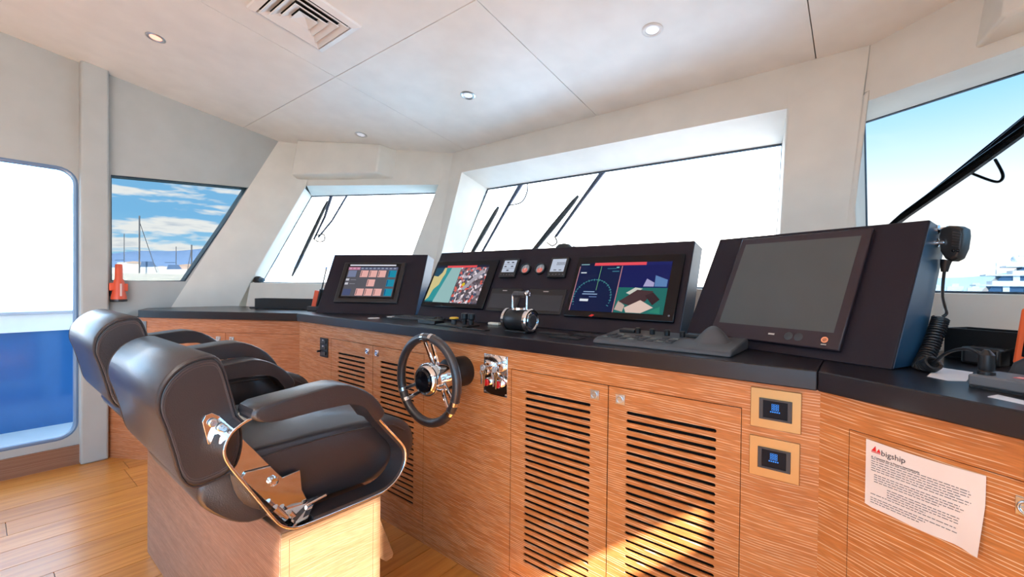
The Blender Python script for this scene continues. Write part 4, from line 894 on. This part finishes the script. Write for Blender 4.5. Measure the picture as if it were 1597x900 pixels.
axis = smooth_path([vr(1467, 497, 1.385), vr(1461, 515, 1.37), vr(1452, 540, 1.34), vr(1442, 562, 1.30), vr(1437, 574, 1.275), vr(1446, 572, 1.25), vr(1456, 566, 1.24)], 10)
L = 0; pts = []; turns = 34; tot = len(axis)-1
for i in range(turns*12+1):
    f = i/(turns*12)*tot; k = min(int(f), tot-1); p_ = axis[k].lerp(axis[k+1], f-k); tg = (axis[k+1]-axis[k]).normalized()
    e1 = tg.cross(Vector((.3, -.9, .1))).normalized(); e2 = tg.cross(e1); a = 2*PI*i/12; rr_ = .0150
    pts.append(p_+e1*math.cos(a)*rr_+e2*math.sin(a)*rr_)
lowest = min(v.z for v in pts)-.0036
if lowest < ZT: pts = [v+Z*(ZT-lowest) if False else Vector((v.x, v.y, max(v.z, ZT+.0036))) for v in pts]
MB().tube(pts, .0034, 6).build('coiled_cord', BLK, mt)
lead = smooth_path([vr(1456, 566, 1.24), vr(1478, 550, 1.22), vr(1505, 544, 1.20), vr(1526, 550, 1.18), vr(1536, 563, 1.17)], 8)
MB().tube(lead, .0035, 8).build('cord', BLK, mt)
pb_ = vr(1538, 592, 1.165); 
MB().lathe([(.013, 0), (.013, .012), (.011, .014), (.012, .018), (.012, .045), (.008, .050), (.004, .055)], (pb_.x, pb_.y, max(pb_.z, .975)), (0, 0, 1), 20).build('plug', BLK, mt)
# hooks on the console side
hb = thing('microphone_hook', tuple(vr(1460, 372, 1.43)), 'chrome hook studs on the starboard console side', 'hook')
xs3 = HF3 @ Vector((.602, 0, 0)); un3 = u3
for x_, y_ in ((1462, 358), (1459.5, 379)):
    p_ = pl(x_, y_, tuple(un3), un3.dot(xs3)); MB().lathe([(.012, 0), (.012, .004), (.005, .006), (.005, .016), (.008, .019), (.001, .021)], tuple(p_), tuple(un3), 16).build('stud', CHROME, hb)
# radio set with stickers
pA = P3(1508, 603); t = thing('radio_set', tuple(pA), 'low grey radio set with red and white stickers at the right edge', 'radio')
T = fr(tuple(pA), UR, NR, Z)
MB(T).box(0, .30, 0, .10, .004, .026).build('case', GREY, t, bev=.004); MB(T).box(.002, .298, .002, .098, 0, .004).build('base', BLK, t)
MB(T).box(.05, .085, .035, .060, .026, .0264).build('red_sticker', RED, t, smooth=False); MB(T).box(.052, .083, .044, .049, .0264, .0268).build('white_stripe', WHT, t, smooth=False)
MB(T).box(.10, .20, .03, .08, .026, .0264).build('blue_label', pm('label_blue', (.08, .25, .5), .4), t, smooth=False)
# papers on the counter
def sheet(name, pxs, z, label):
    V = [P3(x, y, z) for x, y in pxs]; b = MB(); n_ = len(V); b.add([v+Z*.0008 for v in V]+V, [tuple(range(n_)), tuple(range(n_, 2*n_))[::-1]]+[(i, (i+1) % n_, n_+(i+1) % n_, n_+i) for i in range(n_)]); return onw(name, b, pm('sheet_white', (.80, .82, .88), .45), label, 'paper')
sheet('paper_sheet', [(1446, 587), (1462, 573), (1518, 581), (1507, 595), (1478, 594)], .9553, 'white paper sheet lying behind the coiled microphone cord')
sheet('paper_card', [(1540, 619), (1556, 616), (1600, 626), (1600, 632)], .9553, 'pale card lying before the grey radio set')
# starboard tray
tp = P3(1477, 566); tp = Vector((.205, 1.70, ZT)); T = fr(tuple(tp), UR, NR, Z)
t = thing('tray', tuple(tp), 'black open tray against the starboard front wall', 'tray'); pa = pl(1472, 545, nr3, 1.55)
T = fr((pa.x, pa.y, ZT), UR, NR, Z); tray(T, .45, .10, .085, t)
t = thing('speaker_box', tuple(P3(1515, 563)), 'small black speaker box before the starboard tray', 'speaker'); T = fr(tuple(P3(1497, 566)), UR, NR, Z); MB(T).box(0, .075, 0, .05, 0, .045).build('case', BLK, t, bev=.006); MB(T).tube([(.075, .02, .04), (.10, .02, .055), (.13, .0, .02)], .002, 6).build('lead', BLK, t)
MB(T).box(.01, .065, -.001, 0, .008, .037).build('grille', DKG, t, smooth=False)
# orange handheld in its charger
pO = P3(1566, 589); t = thing('handheld_radio', tuple(pO), 'bright orange handheld radio standing in a grey charger at the right edge', 'radio')
T = fr(tuple(pO), UR, NR, Z)
MB(fr(tuple(pO), UR, Z, NR)).ext([(0, 0), (.012, .035), (.03, .05), (.16, .055), (.16, 0)], 0, .09).build('charger', DKG, t, bev=.006)
MB(T @ Matrix.Translation((.002, .02, .03)) @ Matrix.Rotation(.10, 4, 'Y')).box(0, .065, 0, .035, 0, .125).build('body', ORANGE, t, bev=.006)
MB(T @ Matrix.Translation((.002, .02, .03)) @ Matrix.Rotation(.10, 4, 'Y')).box(.014, .055, -.002, 0, .02, .065).build('screen', BLKG, t, bev=.001)
MB(T @ Matrix.Translation((.002, .02, .03)) @ Matrix.Rotation(.10, 4, 'Y')).tube([(.02, .015, .12), (.02, .015, .26)], .006, 10).build('antenna', BLK, t)
# ------------------------------------------------------------------ helm chairs on their oak plinth
t = thing('seat_plinth', (-1.705, .60, 0), 'low oak box plinth carrying the two helm chairs', 'plinth')
MB().box(-2.33, -1.078, .463, .738, 0, .543).build('box', WOODB, t, bev=.003)
TB = fr((-1.0775, 0, 0), (0, 1, 0), Z, (1, 0, 0))
MB(TB).ringext([(.463, 0), (.738, 0), (.738, .543), (.463, .543)], [(.482, .03), (.716, .03), (.716, .523), (.482, .523)], 0, .006).build('side_frame', WOODP, t, bev=.001)
MB(TB).box(.4835, .7145, .0315, .5215, 0, .004).build('side_panel', WOODP, t, smooth=False)
for x0_, x1_ in ((-1.135, -1.085), (-2.32, -2.27)):
    MB(fr((0, 0, 0), (0, 1, 0), Z, (1, 0, 0))).ext([(q_.y, q_.z) for q_ in [pxx(a_, b_, -1.085) for a_, b_ in ((589, 800), (594, 811), (614, 863), (612, 870), (603, 876), (593, 871), (589, 866))]], x0_, x1_).build('foot_brace', WOODP, t, bev=.002)
cloc = (-1.35, .60, .5432)
ch = thing('helm_chair', cloc, 'near black leather helm chair with chrome loop arms, starboard side of the plinth', 'chair', 'helm chairs')
BP = [(.335, .985), (.352, .962), (.366, .91), (.378, .86), (.392, .80), (.390, .75), (.374, .715), (.340, .701), (.297, .701), (.275, .730), (.262, .785), (.247, .845), (.236, .885), (.240, .925), (.262, .960), (.296, .982)]
def sm(P, n=4):
    P = [Vector((a, b, 0)) for a, b in P]; out = []; m = len(P)
    for i in range(m):
        p0, p1, p2, p3 = P[i-1], P[i], P[(i+1) % m], P[(i+2) % m]
        for k in range(n):
            t_ = k/n; q_ = .5*((2*p1)+(p2-p0)*t_+(2*p0-5*p1+4*p2-p3)*t_*t_+(3*p1-p0-3*p2+p3)*t_**3); out.append((q_.x, q_.y))
    return out
def shrink(P, d):
    cx = sum(p[0] for p in P)/len(P); cy = sum(p[1] for p in P)/len(P)
    return [(p[0]+(cx-p[0])*d/.12, p[1]+(cy-p[1])*d/.12) for p in P]
BPs = sm(BP, 3)
def lens_solid(P, x0, x1, r):
    """extruded cushion along X with softly rounded ends"""
    b = MB(); secs = []
    for x_, dd_ in ((x0, r), (x0-.35*r*(-1 if x1 > x0 else 1), r*.4), (x0+(r if x1 > x0 else -r), 0), (x1-(r if x1 > x0 else -r), 0), (x1-(.35*r if x1 > x0 else -.35*r), r*.4), (x1, r)):
        secs.append([(x_, a, c) for a, c in shrink(P, dd_)])
    secs.sort(key=lambda s_: s_[0][0])
    n_ = len(P); V = [v for s_ in secs for v in s_]
    F_ = [tuple(range(n_)), tuple(range(5*n_, 6*n_))[::-1]]
    for i in range(5):
        for k in range(n_): F_.append((i*n_+k, i*n_+(k+1) % n_, (i+1)*n_+(k+1) % n_, (i+1)*n_+k))
    return b.add(V, F_)
lens_solid(BPs, -1.62, -1.115, .012).build('backrest', LEATH, ch)
for xs in (-1.112, -1.624):
    SPs = shrink(BPs, .007)
    pan = MB(); sgn = 1 if xs > -1.3 else -1
    pan.T = fr((xs-sgn*.006, 0, 0), (0, 1, 0), Z, (1, 0, 0)); pan.ext(SPs, 0, sgn*.008)
    po = pan.build('side_panel', LEATH, ch, bev=.003)
    for dd_, rr_ in ((.004, .0026), (.014, .0015), (.018, .0011)):
        MB().tube([(xs+sgn*(.001 if dd_ < .01 else .0022), a, c) for a, c in shrink(BPs, dd_)], rr_, 6, closed=True).build('piping', LEATH if dd_ < .01 else THREAD, po)
SP_ = [(.385, .74), (.50, .748), (.62, .748), (.74, .742), (.83, .728), (.885, .69), (.905, .64), (.893, .59), (.86, .562), (.78, .556), (.62, .562), (.50, .572), (.425, .60), (.385, .66)]
so_ = lens_solid(sm(SP_, 3), -1.580, -1.125, .014); so_.build('seat', LEATH, ch)
MB().tube([(-1.122, a, c) for a, c in [(.42, .722), (.50, .728), (.62, .729), (.74, .724), (.82, .708), (.86, .68)]], .0026, 6).build('seat_piping', LEATH, ch)
LB = [(.345, .725), (.43, .70), (.50, .60), (.485, .565), (.42, .562), (.36, .60), (.315, .66)]
lo_ = lens_solid(sm(LB, 3), -1.575, -1.145, .012).build('lower_shell', LEATH, ch)
for dy in (0, .012): MB().tube([(-1.142, .400+dy, .695-dy*.3), (-1.142, .435+dy, .64), (-1.142, .455+dy, .585)], .0018, 6).build('stitched_seam', THREAD, lo_)
MB().box(-1.50, -1.20, .50, .72, .5432, .560).build('swivel_base', CHROME, ch, bev=.004)
LOOP = [(.405, .846), (.377, .840), (.350, .822), (.337, .795), (.337, .772), (.350, .742), (.380, .692), (.43, .608), (.452, .575), (.478, .556), (.51, .549), (.60, .547), (.70, .546), (.748, .550), (.785, .568), (.810, .598), (.817, .630), (.808, .664), (.765, .716), (.715, .775), (.69, .812), (.655, .838), (.60, .846), (.50, .846)]
def band(P, x0, x1, t0, t1, closed=True):
    """flat strip following P in the YZ plane, between thickness offsets t0..t1 (inwards), X from x0 to x1"""
    n_ = len(P); b = MB(); V = []
    for i, (a, c) in enumerate(P):
        pa = Vector(P[i-1] if (closed or i) else P[i]); pb = Vector(P[(i+1) % n_] if (closed or i < n_-1) else P[i]); tg = (pb-pa).normalized(); nn = Vector((-tg.y, tg.x))
        if closed or True:
            for x_, t_ in ((x0, t0), (x1, t0), (x1, t1), (x0, t1)): V.append((x_, a+nn.x*t_, c+nn.y*t_))
    F_ = []
    for i in range(n_ if closed else n_-1):
        j = (i+1) % n_
        for k in range(4): F_.append((i*4+k, i*4+(k+1) % 4, j*4+(k+1) % 4, j*4+k))
    if not closed: F_ += [(0, 1, 2, 3), tuple((n_-1)*4+k for k in (3, 2, 1, 0))]
    return b.add(V, F_)
LPs = sm(LOOP, 3)
for side, (x0, x1) in (('s', (-1.055, -1.120)), ('p', (-1.645, -1.585))):
    af = MB
    arm = band(LPs, x0, x1, 0, .006).build('arm_loop', CHROME, ch, bev=.0015)
    # leather lining on the inside of the front and bottom runs
    ln = [p_ for p_ in sm(LOOP, 3)][3*10+1:3*19+1]
    band(ln, x0+(-.004 if side == 's' else .004), x1+(.002 if side == 's' else -.002), .0062, .013, closed=False).build('loop_lining', LEATH, arm)
    PADP = [(.386, .858), (.405, .872), (.50, .880), (.585, .887), (.64, .872), (.69, .838), (.722, .797), (.727, .780), (.715, .768), (.700, .766), (.672, .806), (.640, .826), (.60, .832), (.52, .832), (.44, .829), (.405, .834), (.388, .845)]
    xa_, xb_ = (-1.035, -1.125) if side == 's' else (-1.665, -1.575)
    pad = lens_solid(sm(PADP, 2), min(xa_, xb_), max(xa_, xb_), .006).build('armrest', LEATH, ch)
    xx = xa_+(.0005 if side == 's' else -.0005)
    MB().tube([(xx-.004*(1 if side == 's' else -1), a, c) for a, c in [(.395, .862), (.45, .869), (.52, .875), (.585, .878), (.635, .864), (.68, .832), (.712, .795)]], .0022, 6).build('armrest_piping', THREAD, pad)
# chrome bracket plates and hinge clamps at the visible side
TS = fr((-1.118, 0, 0), (0, 1, 0), Z, (1, 0, 0))
def yz(x, y, X=-1.10): q_ = pxx(x, y, X); return (q_.y, q_.z)
MB(TS).ext([yz(x, y) for x, y in ((368, 672), (349, 697), (347, 725), (378, 752), (385, 738), (424, 728))], 0, .006).build('upper_bracket', CHROME, ch, bev=.0015)
MB(TS).ext([yz(x, y) for x, y in ((378, 747), (385, 738), (424, 728), (442, 746), (470, 734), (473, 765), (484, 786), (470, 792), (440, 800), (430, 796))], .006, .012).build('lower_bracket', CHROME, ch, bev=.0015)
q_ = yz(427, 751); MB(TS).lathe([(.012, .012), (.012, .018), (.008, .020), (.001, .018)], (q_[0], q_[1], 0), (0, 0, 1), 18).build('lock_knob', CHROME, ch)
for (xa1, ya1), (xb1, yb1) in (((428, 792), (446, 808)), ((450, 800), (468, 817))):
    a0 = yz(xa1, ya1, -1.085); b0 = yz(xb1, yb1, -1.085); MB().tube([(-1.085, *a0), (-1.085, *b0)], .009, 14).build('hinge_clamp', CHROME, ch)
MB().add([(-1.06, *yz(460, 818, -1.06)), (-1.06, *yz(480, 808, -1.06)), (-1.115, *yz(500, 780)), (-1.115, *yz(440, 800))]+[(-1.062, *yz(462, 814, -1.06)), (-1.062, *yz(482, 804, -1.06)), (-1.117, *yz(500, 777)), (-1.117, *yz(440, 797))], [(0,1,2,3),(4,7,6,5),(0,4,5,1),(1,5,6,2),(2,6,7,3),(3,7,4,0)]).build('hinge_plate', CHROME, ch, smooth=False)
MB().tube([(-1.095, *yz(478, 788, -1.095)), (-1.095, *yz(508, 772, -1.095))], .005, 12).build('adjust_lever', CHROME, ch)
# buckle on the backrest side
bk = [yz(x, y, -1.10) for x, y in ((317, 659), (322, 649), (332, 645), (344, 650), (355, 660), (356, 670), (349, 677), (336, 679), (330, 694), (326, 694))]
bo_ = MB(fr((-1.112, 0, 0), (0, 1, 0), Z, (1, 0, 0))).ext(bk, 0, .006).build('buckle_plate', CHROME, ch, bev=.0008)
for x_, y_ in ((333, 660), (346, 667)):
    a_ = yz(x_, y_, -1.10); MB(fr((-1.104, 0, 0), (0, 1, 0), Z, (1, 0, 0))).lathe([(.0095, 0), (.0095, .004), (.007, .006), (.006, .004), (.003, .004), (.003, .006), (.001, .006)], (a_[0], a_[1], 0), (0, 0, 1), 22).build('buckle_disc', STEEL, bo_)
# second chair: a copy, set a little higher, of the thing, its parts and their sub-parts
def copy_tree(o, parent=None):
    c_ = o.copy(); COL.objects.link(c_)
    if parent: c_.parent = parent
    for k in [k for k in ORIG if k.parent == o]: copy_tree(k, c_)
    return c_
ORIG = list(bpy.data.objects)
c2 = copy_tree(ch); c2.location = (cloc[0]-.66, cloc[1]-.01, cloc[2]+.048); tag(c2, 'far black leather helm chair set slightly higher, port side of the plinth', 'chair', 'helm chairs')
MB().box(-2.15, -1.87, .52, .70, .5432, .592).build('riser', CHROME, c2, bev=.004).location = Vector((-2.01, .61, .5432))-c2.location
# ------------------------------------------------------------------ windscreen wipers (outside the glass)
WARM_ = pm('wiper_metal', (.05, .055, .08), .35, .6)
def wiper(k, arm, blade, hose, label, r=.011, x2=None):
    e = EK[k]
    t = thing('windscreen_wiper', tuple(fp(k, *blade[1], e+.05)), label, 'wiper', 'windscreen wipers')
    MB().tube([fp(k, *p_, e+.07) for p_ in arm], [r*1.5, r*1.0, r*.8], 8).build('wiper_arm', WARM_, t)
    a_, b_ = fp(k, *blade[0], e+.035), fp(k, *blade[1], e+.035)
    MB().tube([a_, a_.lerp(b_, .1), a_.lerp(b_, .5), a_.lerp(b_, .9), b_], [r*.7, r*1.3, r*1.6, r*1.3, r*.7], 8).build('wiper_blade', BLK, t)
    MB().tube([a_.lerp(b_, f)+Vector((0, .012, .004)) for f in (.15, .5, .85)], r*.5, 6).build('blade_spring', WARM_, t)
    MB().tube(smooth_path([fp(k, *p_, e+.06) for p_ in hose], 6), .005, 6).build('washer_hose', BLK, t)
    if x2: MB().tube([fp(k, *p_, e+.08) for p_ in x2], r*.75, 8).build('second_arm', WARM_, t)
wiper('L', [(-2.072, 1.96), (-2.11, 1.72), (-2.177, 1.522)], [(-2.085, 1.86), (-2.303, 1.189)], [(-2.177, 1.522), (-2.13, 1.495), (-2.076, 1.505), (-2.09, 1.56), (-2.15, 1.55)], 'slim wiper outside the small port front window', .011, [(-1.919, 1.96), (-2.041, 1.69), (-2.149, 1.533)])
wiper('M', [(-2.085, 1.96), (-2.2, 1.755), (-2.378, 1.403)], [(-2.264, 1.757), (-2.47, 1.37)], [(-2.032, 1.93), (-2.02, 1.85), (-2.06, 1.775), (-2.185, 1.763)], 'wiper at the port end of the large front window', .013)
wiper('M', [(-1.365, 1.96), (-1.52, 1.743), (-1.698, 1.483)], [(-1.54, 1.76), (-1.875, 1.35)], [(-1.698, 1.483), (-1.672, 1.44), (-1.708, 1.418), (-1.757, 1.445)], 'wiper at the middle of the large front window', .013)
wiper('R', [(-.80, 1.875), (-1.00, 1.68), (-1.256, 1.435)], [(-.80, 1.80), (-1.265, 1.42)], [(-.969, 1.640), (-.940, 1.575), (-.945, 1.550), (-.97, 1.558), (-1.03, 1.60)], 'thick double wiper outside the starboard front window', .013, [(-.84, 1.858), (-1.05, 1.655), (-1.22, 1.49)])
# ------------------------------------------------------------------ outside
SEA = bpy.data.materials.new('sea_water'); SEA.use_nodes = True; nt = SEA.node_tree; bs = nt.nodes['Principled BSDF']
bs.inputs['Base Color'].default_value = (.07, .20, .25, 1); bs.inputs['Roughness'].default_value = .25
g = N(nt, 'ShaderNodeNewGeometry'); nn = N(nt, 'ShaderNodeTexNoise', i_Scale=.35, i_Detail=6); nt.links.new(g.outputs['Position'], nn.inputs[0])
bp = N(nt, 'ShaderNodeBump', i_Strength=.6, i_Distance=.8); nt.links.new(nn.outputs[0], bp.inputs['Height']); nt.links.new(bp.outputs[0], bs.inputs['Normal'])
def at(az, dist, z): a = math.radians(az); return Vector((math.sin(a)*dist, math.cos(a)*dist, z))     # azimuth from the bow, + to starboard
sea = MB().add([(-4000, -4000, -7), (4000, -4000, -7), (4000, 4000, -7), (-4000, 4000, -7)], [(0, 1, 2, 3)]).build('sea', SEA, None, smooth=False); struct(sea)
# side decks and bulwarks
DECK = pm('deck_paint', (.55, .55, .54), .5)
for sg in (-1, 1):
    X0 = -3.93 if sg < 0 else 1.37
    a_, b_ = sorted((X0, X0+sg*1.3)); struct(MB().box(a_, b_, -3.4, 3.5, -.12, -.02).build('deck_port' if sg < 0 else 'deck_starboard', DECK, None, smooth=False))
struct(MB().box(-3.9, 4.5, 3.55, 9.0, .60, .70).build('foredeck', WHT, None, smooth=False)); struct(MB().box(-3.9, 1.35, 2.75, 3.5, .75, .80).build('window_ledge', WHT, None, smooth=False))  # unseen white surfaces added to bounce daylight up to the soffits
t = thing('bulwark', (-5.05, 0, -.02), 'blue bulwark with white top strake outside the port door', 'bulwark')
BLU = pm('blue_panel', (.030, .125, .33), .10, coat=.5)
MB().box(-5.08, -5.0, -3.4, 1.3, -.02, .735).build('blue_panel', BLU, t, smooth=False)
MB().box(-5.09, -4.99, -3.4, 1.3, .735, .868).build('white_strake', WHT, t, smooth=False)
MB().box(-5.11, -4.97, -3.4, 1.3, .868, .892).build('cap_rail', pm('grey_rail', (.45, .45, .50), .4), t, bev=.004)
# harbour mole, marina and hills to port
SAND = pm('pale_stone', (.80, .74, .66), .8)
M_ = pm('marina_white', (.85, .86, .88), .5)
t = thing('breakwater', tuple(at(-80, 110, -7)), 'long pale stone breakwater across the port side water', 'breakwater')
V = [at(a, 100/max(math.cos(math.radians(a+78)), .3), 0) for a in (-112, -100, -90, -84, -78, -72, -66, -60, -50)]
b = MB()
for i in range(len(V)-1):
    for z0, z1, dd_ in ((-7, 2.2, 0),):
        p0, p1 = V[i], V[i+1]; q0, q1 = p0*1.06, p1*1.06
        b.add([(p0.x, p0.y, z0), (p1.x, p1.y, z0), (q1.x, q1.y, z0), (q0.x, q0.y, z0), (p0.x, p0.y, z1), (p1.x, p1.y, z1), (q1.x, q1.y, z1), (q0.x, q0.y, z1)], [(0,3,2,1),(4,5,6,7),(0,1,5,4),(1,2,6,5),(2,3,7,6),(3,0,4,7)])
b.build('stone_wall', SAND, t, smooth=False)
b = MB()
for i in range(len(V)-1):
    p0, p1 = V[i]*1.062, V[i+1]*1.062; q0, q1 = V[i]*3.9, V[i+1]*3.9
    b.add([(p0.x, p0.y, -7), (p1.x, p1.y, -7), (q1.x, q1.y, -7), (q0.x, q0.y, -7), (p0.x, p0.y, 1.98), (p1.x, p1.y, 1.98), (q1.x, q1.y, 1.98), (q0.x, q0.y, 1.98)], [(0,3,2,1),(4,5,6,7),(0,1,5,4),(1,2,6,5),(2,3,7,6),(3,0,4,7)])
struct(b.build('quay', SAND, None, smooth=False))
rb = random.Random(11)
kinds = ['small white motor boat among the marina boats, low cabin', 'white sailing boat with bare mast in the marina']
HB = pm('boat_trim_blue', (.12, .2, .35), .4)
for i in range(22):
    az = -101+i*2.25+rb.uniform(-.3, .3); D = [122, 140][i % 2]+rb.uniform(0, 6); p = at(az, D, 1.98); L_b = rb.uniform(4.5, 6.5); ht = rb.uniform(1.2, 2.2); u_ = Vector((math.cos(math.radians(az)), -math.sin(math.radians(az)), 0)); n_2 = Vector((-u_.y, u_.x, 0))
    t = thing('moored_boat', tuple(p), kinds[i % 2], 'boat', 'motor boats in the marina' if i % 2 == 0 else 'sailing boats in the marina'); T = fr(tuple(p), u_, n_2, Z)
    MB(T).ext([(-L_b/2, 0), (L_b/2*.8, 0), (L_b/2, ht), (-L_b/2, ht*.85)], -1, 1, ax='y').build('hull', M_, t, smooth=False)
    MB(T).ext([(-L_b*.3, ht*.85), (L_b*.2, ht*.9), (L_b*.08, ht+1), (-L_b*.25, ht+1)], -.8, .8, ax='y').build('cabin', [M_, HB][rb.random() < .3], t, smooth=False)
    if i % 2: 
        hm = rb.uniform(5, 8); MB(T).tube([(0, 0, ht), (0, 0, ht+hm)], .09, 5).build('mast', GREY, t); MB(T).tube([(0, 0, ht+1.6), (-L_b*.35, 0, ht+1.5)], .1, 5).build('boom', HB, t)
for az, hgt, D, lb in ((-79.4, 12.2, 118, 'tall dark mast with slanting stay beyond the port side window, the taller one'), (-75.2, 6.8, 118, 'shorter dark mast beyond the port side window')):
    p = at(az, D, 1.98); t = thing('tall_mast', tuple(p), lb, 'mast'); MB().tube([p, p+Z*hgt], .14, 6).build('pole', GREY, t); q2 = at(az+1.35 if hgt > 12 else az-.4, D, 2.6); MB().tube([p+Z*hgt*.9, q2], .07, 5).build('stay', GREY, t)
BW = [pm('house_white', (.82, .80, .76), .7), pm('house_sand', (.72, .62, .50), .7), pm('house_rose', (.70, .52, .44), .7)]; RFM = pm('roof_clay', (.62, .46, .38), .8)
for i in range(18):
    az = -103+i*2.5+rb.uniform(-.8, .8); D = rb.uniform(260, 330); p = at(az, D, 1.98); w_ = rb.uniform(7, 14); h_ = rb.uniform(4.5, 8); u_ = Vector((math.cos(math.radians(az)), -math.sin(math.radians(az)), 0)); n_2 = Vector((-u_.y, u_.x, 0)); T = fr(tuple(p), u_, n_2, Z)
    t = thing('harbour_house', tuple(p), 'small pale waterfront house far across the marina', 'building', 'houses behind the marina'); MB(T).box(-w_/2, w_/2, -3, 3, 0, h_).build('walls', BW[i % 3], t, smooth=False)
    MB(T).ext([(-w_/2-.4, h_), (w_/2+.4, h_), (0, h_+1.1)], -3.3, 3.3, ax='y').build('roof', RFM, t, smooth=False)
def hills(name, az0, az1, D, hf, mat, label, n=60):
    b = MB(); V = []; F_ = []
    for i in range(n+1):
        az = az0+(az1-az0)*i/n; h_ = hf(i/n); 
        V += [at(az, D, -8), at(az, D*1.06, h_*.55), at(az, D*1.16, h_), at(az, D*1.4, -8)]
    for i in range(n):
        for k in range(3): F_.append((i*4+k, i*4+4+k, i*4+5+k, i*4+1+k))
    b.add(V, F_); return tag(b.build(name, mat, None), label, 'hills')
hm_ = pm('haze_blue_hill', (.25, .38, .62), .9); hm2 = pm('pale_far_hill', (.45, .66, .88), .9)  # distance haze put into the base colours of the hills
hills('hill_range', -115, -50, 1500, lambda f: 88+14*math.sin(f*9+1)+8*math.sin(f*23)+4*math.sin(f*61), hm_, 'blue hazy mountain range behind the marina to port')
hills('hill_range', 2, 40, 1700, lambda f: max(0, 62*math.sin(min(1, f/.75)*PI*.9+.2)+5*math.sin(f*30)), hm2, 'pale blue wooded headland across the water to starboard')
# waterfront of the headland
for i in range(14):
    p = at(4+i*1.3, 1500, -6.9); t = onw('shore_building', MB(fr(tuple(p), (1, 0, 0), (0, 1, 0), Z)).box(-14, 14, -5, 5, 0, rb.uniform(9, 16)).box(-6, 6, -4, 4, 9, rb.uniform(16, 24)), M_, 'tiny white building on the shore below the headland', 'building', 'buildings below the headland')
# the big white yacht to starboard
pY = pl(1562, 450, (0, 0, 0.0001) if False else tuple(Vector((math.sin(0), 1, 0))), 190); azY = math.degrees(math.atan2(pY.x, pY.y))
base = Vector((pY.x, pY.y, -7)); t = thing('motor_yacht', tuple(base), 'large white multi-deck motor yacht lying on the water to starboard', 'yacht')
T = fr(tuple(base), (1, 0, 0), (0, 1, 0), Z); NVY = pm('yacht_glass', (.06, .13, .25), .1)
s_ = 190/FPX*1.12
MB(T).ext([(-3.0, 0), (44, 0), (46, 5.6), (-6.5, 5.6)], -5, 5, ax='y').build('hull', M_, t, smooth=False)
for i, (x0, x1, z0, z1) in enumerate(((-4.5, 42, 5.6, 8.9), (-2.5, 38, 9.3, 11.9), (1.5, 34, 12.3, 14.4))):
    MB(T).ext([(x0, z0), (x1, z0), (x1-1, z1), (x0+2.0, z1)], -4.4+i*.5, 4.4-i*.5, ax='y').build('deck_house', NVY, t, smooth=False)
    MB(T).box(x0-1.4, x1+1, -4.8+i*.5, 4.8-i*.5, z1, z1+.45).build('deck_edge', M_, t, smooth=False)
    b = MB(T)
    for q in range(7): b.box(x0+4+q*4.2, x0+5.3+q*4.2, -4.55+i*.5, 4.55-i*.5, z0, z1)
    b.box(x0, x1, -4.6+i*.5, 4.6-i*.5, z0, z0+1.15); b.build('bulwark_panel', M_, t, smooth=False)
MB(T).tube([(6.5, 0, 14.8), (6.5, 0, 23)], .45, 8).build('mast', NVY, t); MB(T).box(3.2, 9.5, -.6, .6, 17.5, 17.9).build('crosstree', M_, t, smooth=False)
MB(T).ball((2.6, 0, 16.8), 1.0).build('radar_dome', M_, t); MB(T).tube([(-1.2, 0, 9), (-1.2, 0, 16)], .12, 5).build('flag_staff', M_, t)
for o in bpy.data.objects:
    if 'wx' in o: del o['wx']
